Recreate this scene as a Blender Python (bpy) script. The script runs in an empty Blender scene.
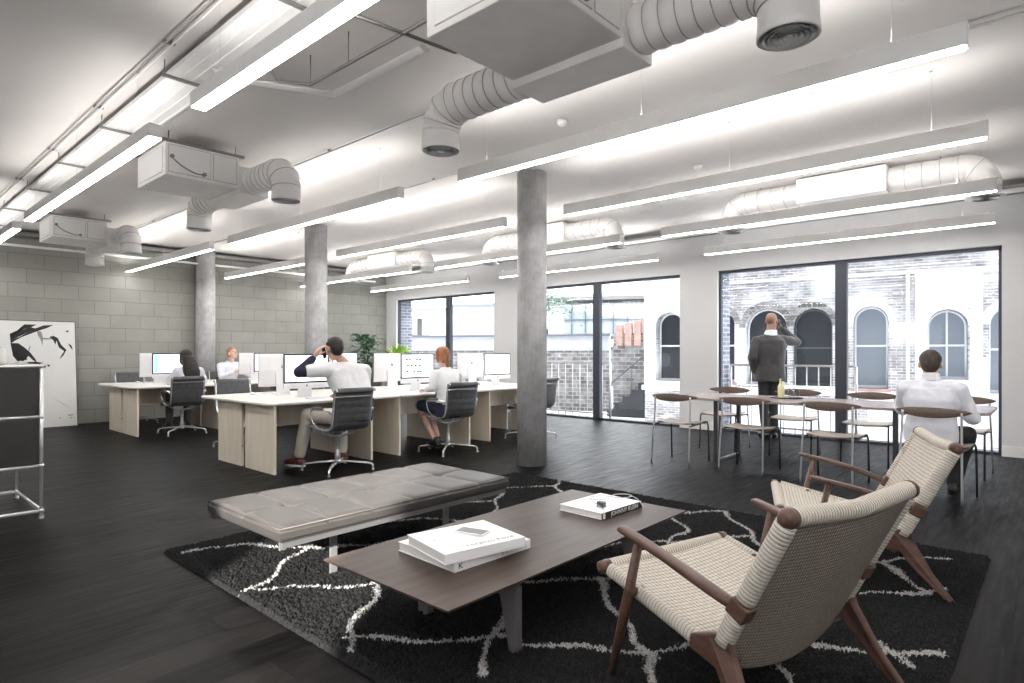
import bpy, bmesh, math, random
import numpy as np
from mathutils import Vector, Matrix, Euler
random.seed(7); np.random.seed(7)
R = math.radians
COL = bpy.context.scene.collection

# ------------------------------------------------------------------ materials
def _mat(name):
    m = bpy.data.materials.new(name); m.use_nodes = True
    nt = m.node_tree; b = nt.nodes['Principled BSDF']
    return m, nt, b
def N(nt, t, **kw):
    n = nt.nodes.new(t)
    for k, v in kw.items():
        if hasattr(n, k) and not k[0].isupper(): setattr(n, k, v)
        else: n.inputs[k.replace('_', ' ')].default_value = v
    return n
def L(nt, a, ao, b, bi): nt.links.new(a.outputs[ao], b.inputs[bi])
def ramp(nt, stops):
    r = nt.nodes.new('ShaderNodeValToRGB'); e = r.color_ramp.elements
    while len(e) < len(stops): e.new(0.5)
    for i, (p, c) in enumerate(stops):
        e[i].position = p; e[i].color = (c[0], c[1], c[2], 1)
    return r
def mat(name, col, rough=.5, metal=0., var=0., scale=8., bump=0., bscale=60., spec=.5, stretch=None, coat=0., trans=0., sheen=0.):
    """plain procedural material: base colour broken up by noise, optional fine bump"""
    m, nt, b = _mat(name)
    b.inputs['Base Color'].default_value = (*col, 1); b.inputs['Roughness'].default_value = rough
    b.inputs['Metallic'].default_value = metal; b.inputs['Specular IOR Level'].default_value = spec
    b.inputs['Coat Weight'].default_value = coat; b.inputs['Transmission Weight'].default_value = trans
    b.inputs['Sheen Weight'].default_value = sheen
    tc = N(nt, 'ShaderNodeTexCoord'); mp = N(nt, 'ShaderNodeMapping'); L(nt, tc, 'Object', mp, 'Vector')
    if stretch: mp.inputs['Scale'].default_value = stretch
    no = N(nt, 'ShaderNodeTexNoise', Scale=scale, Detail=6.); L(nt, mp, 'Vector', no, 'Vector')
    if var:
        lo = tuple(max(0, c * (1 - var)) for c in col); hi = tuple(min(1, c * (1 + var)) for c in col)
        r = ramp(nt, [(.3, lo), (.7, hi)]); L(nt, no, 'Fac', r, 'Fac'); L(nt, r, 'Color', b, 'Base Color')
    if bump:
        n2 = N(nt, 'ShaderNodeTexNoise', Scale=bscale, Detail=4.); L(nt, mp, 'Vector', n2, 'Vector')
        bp = N(nt, 'ShaderNodeBump', Strength=bump, Distance=.01); L(nt, n2, 'Fac', bp, 'Height'); L(nt, bp, 'Normal', b, 'Normal')
    return m
def emis(name, col, s):
    m, nt, b = _mat(name)
    b.inputs['Base Color'].default_value = (*col, 1)
    b.inputs['Emission Color'].default_value = (*col, 1); b.inputs['Emission Strength'].default_value = s
    return m
def brickmat(name, c1, c2, mortar, w, h, ms=.01, rough=.8, bump=.5, axes='XZ', var=.15, patch=None, off=.5, bscale=30):
    m, nt, b = _mat(name)
    tc = N(nt, 'ShaderNodeTexCoord'); sx = N(nt, 'ShaderNodeSeparateXYZ'); cx = N(nt, 'ShaderNodeCombineXYZ')
    L(nt, tc, 'Object', sx, 'Vector'); L(nt, sx, axes[0], cx, 'X'); L(nt, sx, axes[1], cx, 'Y')
    br = N(nt, 'ShaderNodeTexBrick', Scale=1., Brick_Width=w, Row_Height=h, Mortar_Size=ms, Mortar_Smooth=.2, Bias=0.)
    br.offset = off
    br.inputs['Color1'].default_value = (*c1, 1); br.inputs['Color2'].default_value = (*c2, 1); br.inputs['Mortar'].default_value = (*mortar, 1)
    L(nt, cx, 'Vector', br, 'Vector')
    no = N(nt, 'ShaderNodeTexNoise', Scale=3., Detail=8.); L(nt, cx, 'Vector', no, 'Vector')
    mx = N(nt, 'ShaderNodeMix', data_type='RGBA', blend_type='MULTIPLY'); mx.inputs[0].default_value = 1
    r = ramp(nt, [(.3, (1 - var,) * 3), (.7, (1, 1, 1))]); L(nt, no, 'Fac', r, 'Fac')
    L(nt, br, 'Color', mx, 6); L(nt, r, 'Color', mx, 7)
    out = (mx, 2)
    if patch:
        n3 = N(nt, 'ShaderNodeTexNoise', Scale=patch[1], Detail=5.); L(nt, cx, 'Vector', n3, 'Vector')
        r3 = ramp(nt, [(patch[2], (0, 0, 0)), (patch[2] + .12, (1, 1, 1))]); L(nt, n3, 'Fac', r3, 'Fac')
        m2 = N(nt, 'ShaderNodeMix', data_type='RGBA'); L(nt, r3, 'Color', m2, 0); L(nt, mx, 2, m2, 6); m2.inputs[7].default_value = (*patch[0], 1)
        out = (m2, 2)
    nt.links.new(out[0].outputs[out[1]], b.inputs['Base Color'])
    b.inputs['Roughness'].default_value = rough
    n4 = N(nt, 'ShaderNodeTexNoise', Scale=bscale, Detail=6.); L(nt, cx, 'Vector', n4, 'Vector')
    ad = N(nt, 'ShaderNodeMath', operation='MULTIPLY_ADD'); L(nt, n4, 'Fac', ad, 0); ad.inputs[1].default_value = .25
    inv = N(nt, 'ShaderNodeMath', operation='SUBTRACT'); inv.inputs[0].default_value = 1; L(nt, br, 'Fac', inv, 1); L(nt, inv, 0, ad, 2)
    bp = N(nt, 'ShaderNodeBump', Strength=bump, Distance=.01); L(nt, ad, 0, bp, 'Height'); L(nt, bp, 'Normal', b, 'Normal')
    return m
def woodmat(name, c1, c2, rough=.45, scale=3., stretch=(1, 12, 12), bump=.1, spec=.5):
    m, nt, b = _mat(name)
    tc = N(nt, 'ShaderNodeTexCoord'); mp = N(nt, 'ShaderNodeMapping'); L(nt, tc, 'Object', mp, 'Vector'); mp.inputs['Scale'].default_value = stretch
    no = N(nt, 'ShaderNodeTexNoise', Scale=scale, Detail=8., Distortion=.6); L(nt, mp, 'Vector', no, 'Vector')
    r = ramp(nt, [(.3, c1), (.72, c2)]); L(nt, no, 'Fac', r, 'Fac'); L(nt, r, 'Color', b, 'Base Color')
    b.inputs['Roughness'].default_value = rough; b.inputs['Specular IOR Level'].default_value = spec
    bp = N(nt, 'ShaderNodeBump', Strength=bump, Distance=.004); L(nt, no, 'Fac', bp, 'Height'); L(nt, bp, 'Normal', b, 'Normal')
    return m
def floormat():
    m, nt, b = _mat('dark_planks')
    tc = N(nt, 'ShaderNodeTexCoord'); sx = N(nt, 'ShaderNodeSeparateXYZ'); cx = N(nt, 'ShaderNodeCombineXYZ')
    L(nt, tc, 'Object', sx, 'Vector'); L(nt, sx, 'Y', cx, 'X'); L(nt, sx, 'X', cx, 'Y')
    br = N(nt, 'ShaderNodeTexBrick', Scale=1., Brick_Width=1.9, Row_Height=.2, Mortar_Size=.0025, Mortar_Smooth=.1, Bias=0.)
    br.offset = .37; br.offset_frequency = 3
    br.inputs['Color1'].default_value = (.0022, .0021, .0023, 1); br.inputs['Color2'].default_value = (.0105, .0098, .0096, 1); br.inputs['Mortar'].default_value = (.004, .004, .004, 1)
    L(nt, cx, 'Vector', br, 'Vector')
    mp = N(nt, 'ShaderNodeMapping'); L(nt, tc, 'Object', mp, 'Vector'); mp.inputs['Scale'].default_value = (14, 1.2, 1)
    no = N(nt, 'ShaderNodeTexNoise', Scale=2.2, Detail=9., Distortion=.5); L(nt, mp, 'Vector', no, 'Vector')
    r = ramp(nt, [(.25, (.4, .4, .4)), (.75, (1.5, 1.45, 1.45))]); L(nt, no, 'Fac', r, 'Fac')
    mx = N(nt, 'ShaderNodeMix', data_type='RGBA', blend_type='MULTIPLY'); mx.inputs[0].default_value = 1
    L(nt, br, 'Color', mx, 6); L(nt, r, 'Color', mx, 7); L(nt, mx, 2, b, 'Base Color')
    rr = ramp(nt, [(.3, (.36,) * 3), (.75, (.55,) * 3)]); L(nt, no, 'Fac', rr, 'Fac'); L(nt, rr, 'Color', b, 'Roughness')
    b.inputs['Specular IOR Level'].default_value = .07
    sb = N(nt, 'ShaderNodeMath', operation='MULTIPLY_ADD'); L(nt, br, 'Fac', sb, 0); sb.inputs[1].default_value = -1.2; L(nt, no, 'Fac', sb, 2)
    bp = N(nt, 'ShaderNodeBump', Strength=.35, Distance=.004); L(nt, sb, 0, bp, 'Height'); L(nt, bp, 'Normal', b, 'Normal')
    return m
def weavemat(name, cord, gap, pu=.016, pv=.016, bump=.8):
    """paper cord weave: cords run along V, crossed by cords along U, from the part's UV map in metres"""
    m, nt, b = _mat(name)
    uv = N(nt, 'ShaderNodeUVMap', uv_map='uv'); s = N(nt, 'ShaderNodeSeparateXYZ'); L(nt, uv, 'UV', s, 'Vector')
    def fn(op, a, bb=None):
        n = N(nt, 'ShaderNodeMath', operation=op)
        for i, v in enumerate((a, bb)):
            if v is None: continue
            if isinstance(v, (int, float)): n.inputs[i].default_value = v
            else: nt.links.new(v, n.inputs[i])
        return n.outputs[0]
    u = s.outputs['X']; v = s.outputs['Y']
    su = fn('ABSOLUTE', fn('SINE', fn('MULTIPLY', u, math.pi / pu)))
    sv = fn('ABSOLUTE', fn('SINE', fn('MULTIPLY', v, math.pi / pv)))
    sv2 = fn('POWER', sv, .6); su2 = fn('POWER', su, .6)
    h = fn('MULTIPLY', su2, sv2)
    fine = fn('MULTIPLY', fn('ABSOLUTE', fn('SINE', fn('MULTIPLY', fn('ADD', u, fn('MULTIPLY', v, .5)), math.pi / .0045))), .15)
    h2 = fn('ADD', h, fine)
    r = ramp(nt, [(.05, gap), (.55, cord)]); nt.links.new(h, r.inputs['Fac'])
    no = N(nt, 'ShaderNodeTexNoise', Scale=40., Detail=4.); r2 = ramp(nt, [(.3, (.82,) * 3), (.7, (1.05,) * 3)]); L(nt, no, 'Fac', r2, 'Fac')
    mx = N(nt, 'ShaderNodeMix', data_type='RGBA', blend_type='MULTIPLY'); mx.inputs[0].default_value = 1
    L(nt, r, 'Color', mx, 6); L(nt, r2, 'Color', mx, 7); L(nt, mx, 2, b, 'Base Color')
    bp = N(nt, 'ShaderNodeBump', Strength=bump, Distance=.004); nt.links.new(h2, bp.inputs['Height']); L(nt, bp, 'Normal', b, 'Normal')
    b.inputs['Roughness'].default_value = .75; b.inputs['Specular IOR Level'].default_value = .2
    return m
def glassmat(name, tint=(1, 1, 1), refl=.06):
    m = bpy.data.materials.new(name); m.use_nodes = True; nt = m.node_tree; nt.nodes.clear()
    o = nt.nodes.new('ShaderNodeOutputMaterial'); t = N(nt, 'ShaderNodeBsdfTransparent'); t.inputs[0].default_value = (*tint, 1)
    g = N(nt, 'ShaderNodeBsdfGlossy'); g.inputs['Roughness'].default_value = 0.01
    fr = N(nt, 'ShaderNodeLayerWeight', Blend=.5); mx = nt.nodes.new('ShaderNodeMixShader')
    pw = N(nt, 'ShaderNodeMath', operation='POWER'); L(nt, fr, 'Facing', pw, 0); pw.inputs[1].default_value = 4
    ma = N(nt, 'ShaderNodeMath', operation='MULTIPLY_ADD'); L(nt, pw, 0, ma, 0); ma.inputs[1].default_value = .5; ma.inputs[2].default_value = .02
    L(nt, ma, 0, mx, 0); L(nt, t, 0, mx, 1); L(nt, g, 0, mx, 2); L(nt, mx, 0, o, 0)
    return m
def columnmat():
    m, nt, b = _mat('raw_concrete')
    tc = N(nt, 'ShaderNodeTexCoord')
    n1 = N(nt, 'ShaderNodeTexNoise', Scale=4., Detail=10., Roughness=.7); L(nt, tc, 'Object', n1, 'Vector')
    mp = N(nt, 'ShaderNodeMapping'); L(nt, tc, 'Object', mp, 'Vector'); mp.inputs['Scale'].default_value = (30, 30, 3)
    n2 = N(nt, 'ShaderNodeTexNoise', Scale=1.5, Detail=6.); L(nt, mp, 'Vector', n2, 'Vector')
    r = ramp(nt, [(.25, (.28, .28, .28)), (.5, (.44, .44, .445)), (.75, (.62, .62, .64))]); L(nt, n1, 'Fac', r, 'Fac')
    r2 = ramp(nt, [(.3, (.92,) * 3), (.7, (1.08,) * 3)]); L(nt, n2, 'Fac', r2, 'Fac')
    mx = N(nt, 'ShaderNodeMix', data_type='RGBA', blend_type='MULTIPLY'); mx.inputs[0].default_value = 1
    L(nt, r, 'Color', mx, 6); L(nt, r2, 'Color', mx, 7); L(nt, mx, 2, b, 'Base Color')
    b.inputs['Roughness'].default_value = .75
    bp = N(nt, 'ShaderNodeBump', Strength=.4, Distance=.01); L(nt, n1, 'Fac', bp, 'Height'); L(nt, bp, 'Normal', b, 'Normal')
    return m
def rugmat():
    m, nt, b = _mat('shag_wool')
    at = N(nt, 'ShaderNodeAttribute', attribute_name='pat')
    no = N(nt, 'ShaderNodeTexNoise', Scale=90., Detail=4.); tc = N(nt, 'ShaderNodeTexCoord'); L(nt, tc, 'Object', no, 'Vector')
    ad = N(nt, 'ShaderNodeMath', operation='MULTIPLY_ADD'); L(nt, no, 'Fac', ad, 0); ad.inputs[1].default_value = .55; L(nt, at, 'Fac', ad, 2)
    r = ramp(nt, [(.5, (.016, .016, .0165)), (.85, (.38, .375, .37))]); L(nt, ad, 0, r, 'Fac')
    n2 = N(nt, 'ShaderNodeTexNoise', Scale=260., Detail=2.); L(nt, tc, 'Object', n2, 'Vector')
    r2 = ramp(nt, [(.35, (.35,) * 3), (.7, (1.7,) * 3)]); L(nt, n2, 'Fac', r2, 'Fac')
    mx = N(nt, 'ShaderNodeMix', data_type='RGBA', blend_type='MULTIPLY'); mx.inputs[0].default_value = 1
    L(nt, r, 'Color', mx, 6); L(nt, r2, 'Color', mx, 7); L(nt, mx, 2, b, 'Base Color')
    b.inputs['Roughness'].default_value = .9; b.inputs['Specular IOR Level'].default_value = .1
    b.inputs['Sheen Weight'].default_value = .0
    return m

M = {}
M['ceiling'] = mat('ceiling_paint', (.58, .556, .54), .9, var=.03, scale=1.2)
M['white_wall'] = mat('white_wall_paint', (.70, .70, .705), .85, var=.02, scale=2)
M['floor'] = floormat()
M['block'] = brickmat('painted_blockwork', (.325, .322, .292), (.36, .357, .327), (.235, .232, .213), .48, .24, .006, .8, .35, 'YZ', .10)
M['concrete'] = columnmat()
M['white_metal'] = mat('white_enamel', (.84, .83, .82), .45, var=.03, scale=3)
M['duct_white'] = mat('painted_duct', (.82, .80, .785), .5, var=.05, scale=5)
M['grey_metal'] = mat('grey_steel', (.28, .27, .27), .45, .7)
M['dark_steel'] = mat('dark_steel', (.10, .10, .105), .4, .6)
M['chrome'] = mat('polished_aluminium', (.78, .78, .79), .25, .65)
M['chrome_dull'] = mat('brushed_steel', (.5, .5, .51), .35, .75)
M['frame_dark'] = mat('window_frame_dark', (.045, .052, .07), .45)
M['glass'] = glassmat('clear_glass')
M['dark_glass'] = mat('dark_window_glass', (.035, .04, .045), .3, spec=.3)
M['brick_blue'] = brickmat('blue_grey_brick', (.10, .115, .16), (.25, .27, .33), (.40, .41, .44), .215, .075, .012, .8, .5, 'YZ', .3)
M['brick_pale'] = brickmat('pale_stock_brick', (.30, .27, .25), (.66, .62, .59), (.78, .77, .77), .22, .07, .012, .85, .8, 'XZ', .5, ((.80, .79, .79), .45, .48))
M['stone_white'] = mat('white_stone', (.82, .82, .83), .7, var=.05, scale=3)
M['brick_pink'] = mat('pink_render', (.42, .27, .23), .8, var=.2, scale=4)
M['stone_wall'] = brickmat('rubble_stone', (.16, .15, .135), (.42, .39, .36), (.48, .46, .44), .35, .16, .02, .9, .8, 'XZ', .5)
M['paving'] = mat('pale_paving', (.75, .76, .78), .8, var=.06, scale=1.5)
M['desk_top'] = mat('desk_laminate', (.82, .79, .75), .4, var=.02, scale=3)
M['desk_wood'] = woodmat('pale_oak', (.76, .67, .54), (.86, .79, .67), .5, 2., (8, 8, .8), .05)
M['leather_black'] = mat('black_leather', (.075, .076, .08), .36, var=.2, scale=20, bump=.15, bscale=200)
M['seat_grey'] = mat('grey_mesh', (.24, .24, .25), .6)
M['tweed'] = mat('bench_leather', (.060, .055, .052), .42, var=.08, scale=10, bump=.15, bscale=160)
M['piping'] = mat('bench_piping', (.105, .097, .092), .4)
M['walnut'] = woodmat('dark_walnut_top', (.040, .027, .021), (.082, .056, .045), .42, 2.2, (10, 1.1, 10), .08, .25)
M['teak'] = woodmat('oiled_teak', (.075, .037, .027), (.135, .072, .055), .38, 5., (1, 8, 8), .05)
M['walnut_ply'] = woodmat('walnut_ply', (.10, .07, .056), (.17, .125, .10), .4, 4., (1, 10, 10), .05)
M['seat_ply'] = woodmat('pale_walnut_seat', (.34, .285, .24), (.47, .41, .355), .45, 4., (1, 10, 10), .05)
M['table_ply'] = woodmat('dining_table_top', (.30, .25, .24), (.40, .35, .34), .25, 2., (1.2, 10, 10), .04)
M['cord'] = weavemat('paper_cord_seat', (.66, .61, .54), (.28, .24, .195), .019, .019)
M['cord_shaded'] = weavemat('paper_cord_shaded', (.35, .305, .26), (.10, .08, .065), .014, .014)  # same cord as the seat, darkened to paint in the rear face's shadow
M['cord_wrap'] = weavemat('paper_cord_wrap', (.66, .61, .54), (.22, .18, .14), .014, .06, 1.)
M['rug'] = rugmat()
M['page'] = mat('book_white', (.86, .86, .87), .5)
M['page_edge'] = mat('book_pages', (.78, .77, .74), .8)
M['ink'] = mat('black_ink', (.015, .015, .016), .5)
M['ink_grey'] = mat('grey_ink', (.28, .28, .29), .6)
M['screen'] = emis('lit_screen', (.84, .90, 1.), 1.15)
M['screen_blue'] = emis('lit_screen_blue', (.28, .6, .85), .8)
M['bezel'] = mat('black_bezel', (.012, .012, .014), .2)
M['alu_white'] = mat('pale_aluminium', (.80, .80, .81), .35, .1)
M['skin'] = mat('skin_light', (.60, .36, .27), .55, var=.06, scale=12)
M['skin_tan'] = mat('skin_tan', (.31, .175, .125), .5, var=.06, scale=12)
M['skin_pink'] = mat('skin_pink', (.68, .42, .34), .5, var=.06, scale=12)
M['hair_dark'] = mat('hair_dark', (.016, .010, .008), .55, var=.5, scale=60, stretch=(1, 1, .15), bump=.8, bscale=90)
M['hair_brown'] = mat('hair_brown', (.05, .036, .029), .55, var=.6, scale=50, stretch=(1, 1, .15), bump=.8, bscale=90)
M['hair_red'] = mat('hair_red', (.36, .15, .065), .5, var=.5, scale=50, stretch=(1, 1, .15), bump=.8, bscale=90)
M['hair_ginger'] = mat('hair_ginger_light', (.42, .22, .14), .5, var=.3, scale=50, bump=.5, bscale=90)
M['shirt_white'] = mat('white_cotton', (.88, .885, .90), .85, var=.04, scale=6, bump=.5, bscale=14)
M['shirt_blue'] = mat('pale_blue_cotton', (.76, .77, .83), .85, var=.04, scale=6, bump=.6, bscale=14)
M['navy'] = mat('navy_cotton', (.018, .02, .045), .85, var=.2, scale=8, bump=.4, bscale=16)
M['beige'] = mat('beige_chino', (.52, .48, .42), .85, var=.05, scale=6, bump=.5, bscale=16)
M['suit'] = mat('grey_wool', (.055, .053, .056), .85, var=.12, scale=14, bump=.5, bscale=14, sheen=.3)
M['suit_dark'] = mat('dark_grey_trousers', (.035, .036, .038), .85, var=.12, scale=14, bump=.4, bscale=14)
M['black_cloth'] = mat('black_trousers', (.014, .014, .016), .8, var=.2, scale=10, bump=.4, bscale=14)
M['shoe_red'] = mat('oxblood_leather', (.13, .03, .03), .4)
M['shoe_black'] = mat('black_shoe', (.012, .012, .013), .3)
M['sole'] = mat('white_sole', (.8, .8, .8), .6)
M['leaf_dark'] = mat('dark_leaf', (.07, .17, .08), .45, var=.6, scale=4)
M['leaf_pale'] = mat('grey_green_leaf', (.13, .21, .15), .5, var=.4, scale=4)
M['leaf_lime'] = mat('lime_leaf', (.35, .55, .10), .5, var=.2, scale=4)
M['bark'] = mat('bark', (.10, .07, .05), .9)
M['pot'] = mat('dark_pot', (.05, .05, .055), .5)
M['cabinet'] = mat('anthracite_panel', (.045, .042, .042), .28, var=.05, scale=2)
M['canvas'] = mat('canvas_white', (.80, .80, .79), .8, var=.02, scale=3)
M['cream'] = mat('cream_wax', (.84, .83, .80), .5)
M['olive'] = mat('olive_glass', (.42, .40, .27), .4, var=.12, scale=8)
M['bottle_glass'] = mat('yellow_bottle', (.72, .68, .38), .15, var=.1)
M['tumbler'] = glassmat('tumbler_glass', (.93, .94, .95))
M['tray'] = mat('dark_tray', (.03, .028, .03), .3)
M['light_on'] = emis('lamp_diffuser', (1., .97, .94), 19.)
M['light_up'] = emis('lamp_diffuser_upward', (1., .975, .945), 17.)
M['seam_grey'] = mat('duct_seam', (.42, .40, .39), .5)
M['light_dim'] = emis('lamp_diffuser_dim', (1., .97, .94), 10.)
M['grille'] = mat('grille_white', (.80, .80, .80), .35)
M['satin'] = mat('satin_steel', (.62, .61, .60), .4, .5)
M['roof_ext'] = mat('far_roof', (.18, .19, .20), .6)
M['glaze_ext'] = mat('far_glazing', (.26, .29, .32), .2)
M['frame_ext'] = mat('far_frame', (.09, .10, .11), .5)
M['dark_ext'] = mat('far_dark', (.04, .042, .045), .7, var=.3, scale=1)
M['far_wall'] = mat('far_pale_wall', (.50, .50, .51), .8, var=.15, scale=.8)
M['slab'] = mat('slab_soffit', (.35, .35, .35), .9)

# ------------------------------------------------------------------ mesh helpers
def tag(o, label=None, cat=None, group=None, kind=None):
    if label: o['label'] = label
    if cat: o['category'] = cat
    if group: o['group'] = group
    if kind: o['kind'] = kind
    return o
def empty(name, loc, rz=0, label=None, cat=None, group=None, kind=None):
    e = bpy.data.objects.new(name, None); COL.objects.link(e); e.location = loc; e.rotation_euler = (0, 0, rz)
    e.empty_display_size = .1
    return tag(e, label, cat, group, kind)
class MB:
    def __init__(s): s.v = []; s.f = []; s.mi = []; s.sm = []; s.cur = 0
    def add(s, vs, fs, smooth=False):
        n = len(s.v); s.v += [tuple(v) for v in vs]; s.f += [tuple(i + n for i in f) for f in fs]
        s.mi += [s.cur] * len(fs); s.sm += [smooth] * len(fs); return s
    def box(s, x0, x1, y0, y1, z0, z1, mtx=None):
        vs = [Vector((x, y, z)) for z in (z0, z1) for y in (y0, y1) for x in (x0, x1)]
        if mtx: vs = [mtx @ v for v in vs]
        return s.add(vs, [(0, 2, 3, 1), (4, 5, 7, 6), (0, 1, 5, 4), (2, 6, 7, 3), (0, 4, 6, 2), (1, 3, 7, 5)])
    def rings(s, rings, closed=True, cap=True, smooth=True):
        n = len(rings[0]); vs = [p for r in rings for p in r]; fs = []
        for i in range(len(rings) - 1):
            for j in range(n if closed else n - 1):
                k = (j + 1) % n; fs.append((i * n + j, i * n + k, (i + 1) * n + k, (i + 1) * n + j))
        if cap and closed:
            m = len(rings)
            s.add(vs, fs, smooth); n0 = len(s.v) - len(vs)
            s.f.append(tuple(n0 + j for j in range(n))[::-1]); s.f.append(tuple(n0 + (m - 1) * n + j for j in range(n)))
            s.mi += [s.cur] * 2; s.sm += [False] * 2
            return s
        return s.add(vs, fs, smooth)
    def tube(s, pts, rad, seg=10, cap=True, flat=None, loop=False):
        pts = [Vector(p) for p in pts]; n = len(pts); rings = []
        rads = rad if isinstance(rad, (list, tuple)) else [rad] * n
        prev = None
        for i, p in enumerate(pts):
            if loop: t = pts[(i + 1) % n] - pts[i - 1]
            else: t = (pts[min(i + 1, n - 1)] - pts[max(i - 1, 0)])
            t.normalize()
            if prev is None:
                a = Vector((0, 0, 1)) if abs(t.z) < .9 else Vector((1, 0, 0)); u = t.cross(a).normalized()
            else: u = (prev - t * prev.dot(t)).normalized()
            prev = u; w = t.cross(u)
            fx, fy = flat if flat else (1, 1)
            rings.append([p + (u * math.cos(2 * math.pi * k / seg) * fx + w * math.sin(2 * math.pi * k / seg) * fy) * rads[i] for k in range(seg)])
        if loop: rings.append(rings[0]); return s.rings(rings, cap=False)
        return s.rings(rings, cap=cap)
    def cyl(s, a, b, r, seg=16, r2=None): return s.tube([a, b], [r, r if r2 is None else r2], seg)
    def lathe(s, prof, c=(0, 0, 0), seg=24, axis='z', cap=True):
        rings = []
        for r, h in prof:
            ring = []
            for k in range(seg):
                a = 2 * math.pi * k / seg; x, y = r * math.cos(a), r * math.sin(a)
                p = {'z': (x, y, h), 'x': (h, x, y), 'y': (x, h, y)}[axis]
                ring.append((p[0] + c[0], p[1] + c[1], p[2] + c[2]))
            rings.append(ring)
        return s.rings(rings, cap=cap)
    def ell(s, c, r, rot=None, seg=16, rg=10):
        rings = []
        for i in range(1, rg):
            t = math.pi * i / rg - math.pi / 2
            ring = []
            for k in range(seg):
                a = 2 * math.pi * k / seg
                v = Vector((r[0] * math.cos(t) * math.cos(a), r[1] * math.cos(t) * math.sin(a), r[2] * math.sin(t)))
                if rot: v = rot @ v
                ring.append(v + Vector(c))
            rings.append(ring)
        return s.rings(rings)
    def prism(s, poly, plane, d0, d1, mtx=None):
        """poly of 2-D points extruded; plane 'xz': y from d0 to d1, 'yz': x, 'xy': z"""
        def P(a, b, d): return {'xz': (a, d, b), 'yz': (d, a, b), 'xy': (a, b, d)}[plane]
        n = len(poly); vs = [Vector(P(a, b, d)) for d in (d0, d1) for a, b in poly]
        if mtx: vs = [mtx @ v for v in vs]
        fs = [tuple(range(n)), tuple(range(2 * n - 1, n - 1, -1))] + [(i, i + n, (i + 1) % n + n, (i + 1) % n) for i in range(n)]
        return s.add(vs, fs)
    def build(s, name, mats, parent=None, bevel=0., loc=None, seg=2):
        me = bpy.data.meshes.new(name); me.from_pydata(s.v, [], s.f); me.update()
        mats = mats if isinstance(mats, (list, tuple)) else [mats]
        for m in mats: me.materials.append(M[m] if isinstance(m, str) else m)
        me.polygons.foreach_set('material_index', s.mi); me.polygons.foreach_set('use_smooth', s.sm)
        bm = bmesh.new(); bm.from_mesh(me); bmesh.ops.recalc_face_normals(bm, faces=bm.faces); bm.to_mesh(me); bm.free()
        o = bpy.data.objects.new(name, me); COL.objects.link(o)
        if parent: o.parent = parent
        if loc: o.location = loc
        if bevel:
            b = o.modifiers.new('bev', 'BEVEL'); b.width = bevel; b.segments = seg; b.limit_method = 'ANGLE'; b.angle_limit = R(40)
        return o
def struct(name, mb, m, **kw): return tag(mb.build(name, m, **kw), kind='structure')
def surf(name, fn, nu, nv, su, sv, mat_, parent, thick=.0, both=None):
    """closed slab over fn(u,v) with UVs in metres; mats: front (and both = back)"""
    P = [[Vector(fn(i / nu, j / nv)) for j in range(nv + 1)] for i in range(nu + 1)]
    Nn = []
    for i in range(nu + 1):
        row = []
        for j in range(nv + 1):
            a = P[min(i + 1, nu)][j] - P[max(i - 1, 0)][j]; b = P[i][min(j + 1, nv)] - P[i][max(j - 1, 0)]
            row.append(a.cross(b).normalized())
        Nn.append(row)
    vs = []; uv = []
    for s_ in (1, -1):
        for i in range(nu + 1):
            for j in range(nv + 1):
                vs.append(P[i][j] + Nn[i][j] * thick * .5 * s_); uv.append((i / nu * su, j / nv * sv))
    W = nv + 1; K = (nu + 1) * W; fs = []; mi = []
    for i in range(nu):
        for j in range(nv):
            a = i * W + j; fs.append((a, a + W, a + W + 1, a + 1)); mi.append(0)
            fs.append((K + a, K + a + 1, K + a + W + 1, K + a + W)); mi.append(1 if both else 0)
    for i in range(nu):
        for j in (0, nv):
            a = i * W + j; q = (a, a + W, K + a + W, K + a); fs.append(q if j else q[::-1]); mi.append(0)
    for j in range(nv):
        for i in (0, nu):
            a = i * W + j; q = (a, a + 1, K + a + 1, K + a); fs.append(q[::-1] if i else q); mi.append(0)
    me = bpy.data.meshes.new(name); me.from_pydata(vs, [], fs); me.update()
    me.materials.append(M[mat_])
    if both: me.materials.append(M[both])
    l = me.uv_layers.new(name='uv'); vi = np.zeros(len(me.loops), int); me.loops.foreach_get('vertex_index', vi)
    l.data.foreach_set('uv', np.array(uv)[vi].ravel())
    me.polygons.foreach_set('material_index', mi); me.polygons.foreach_set('use_smooth', [True] * len(fs))
    bm = bmesh.new(); bm.from_mesh(me); bmesh.ops.recalc_face_normals(bm, faces=bm.faces); bm.to_mesh(me); bm.free()
    o = bpy.data.objects.new(name, me); COL.objects.link(o); o.parent = parent
    return o
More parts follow.
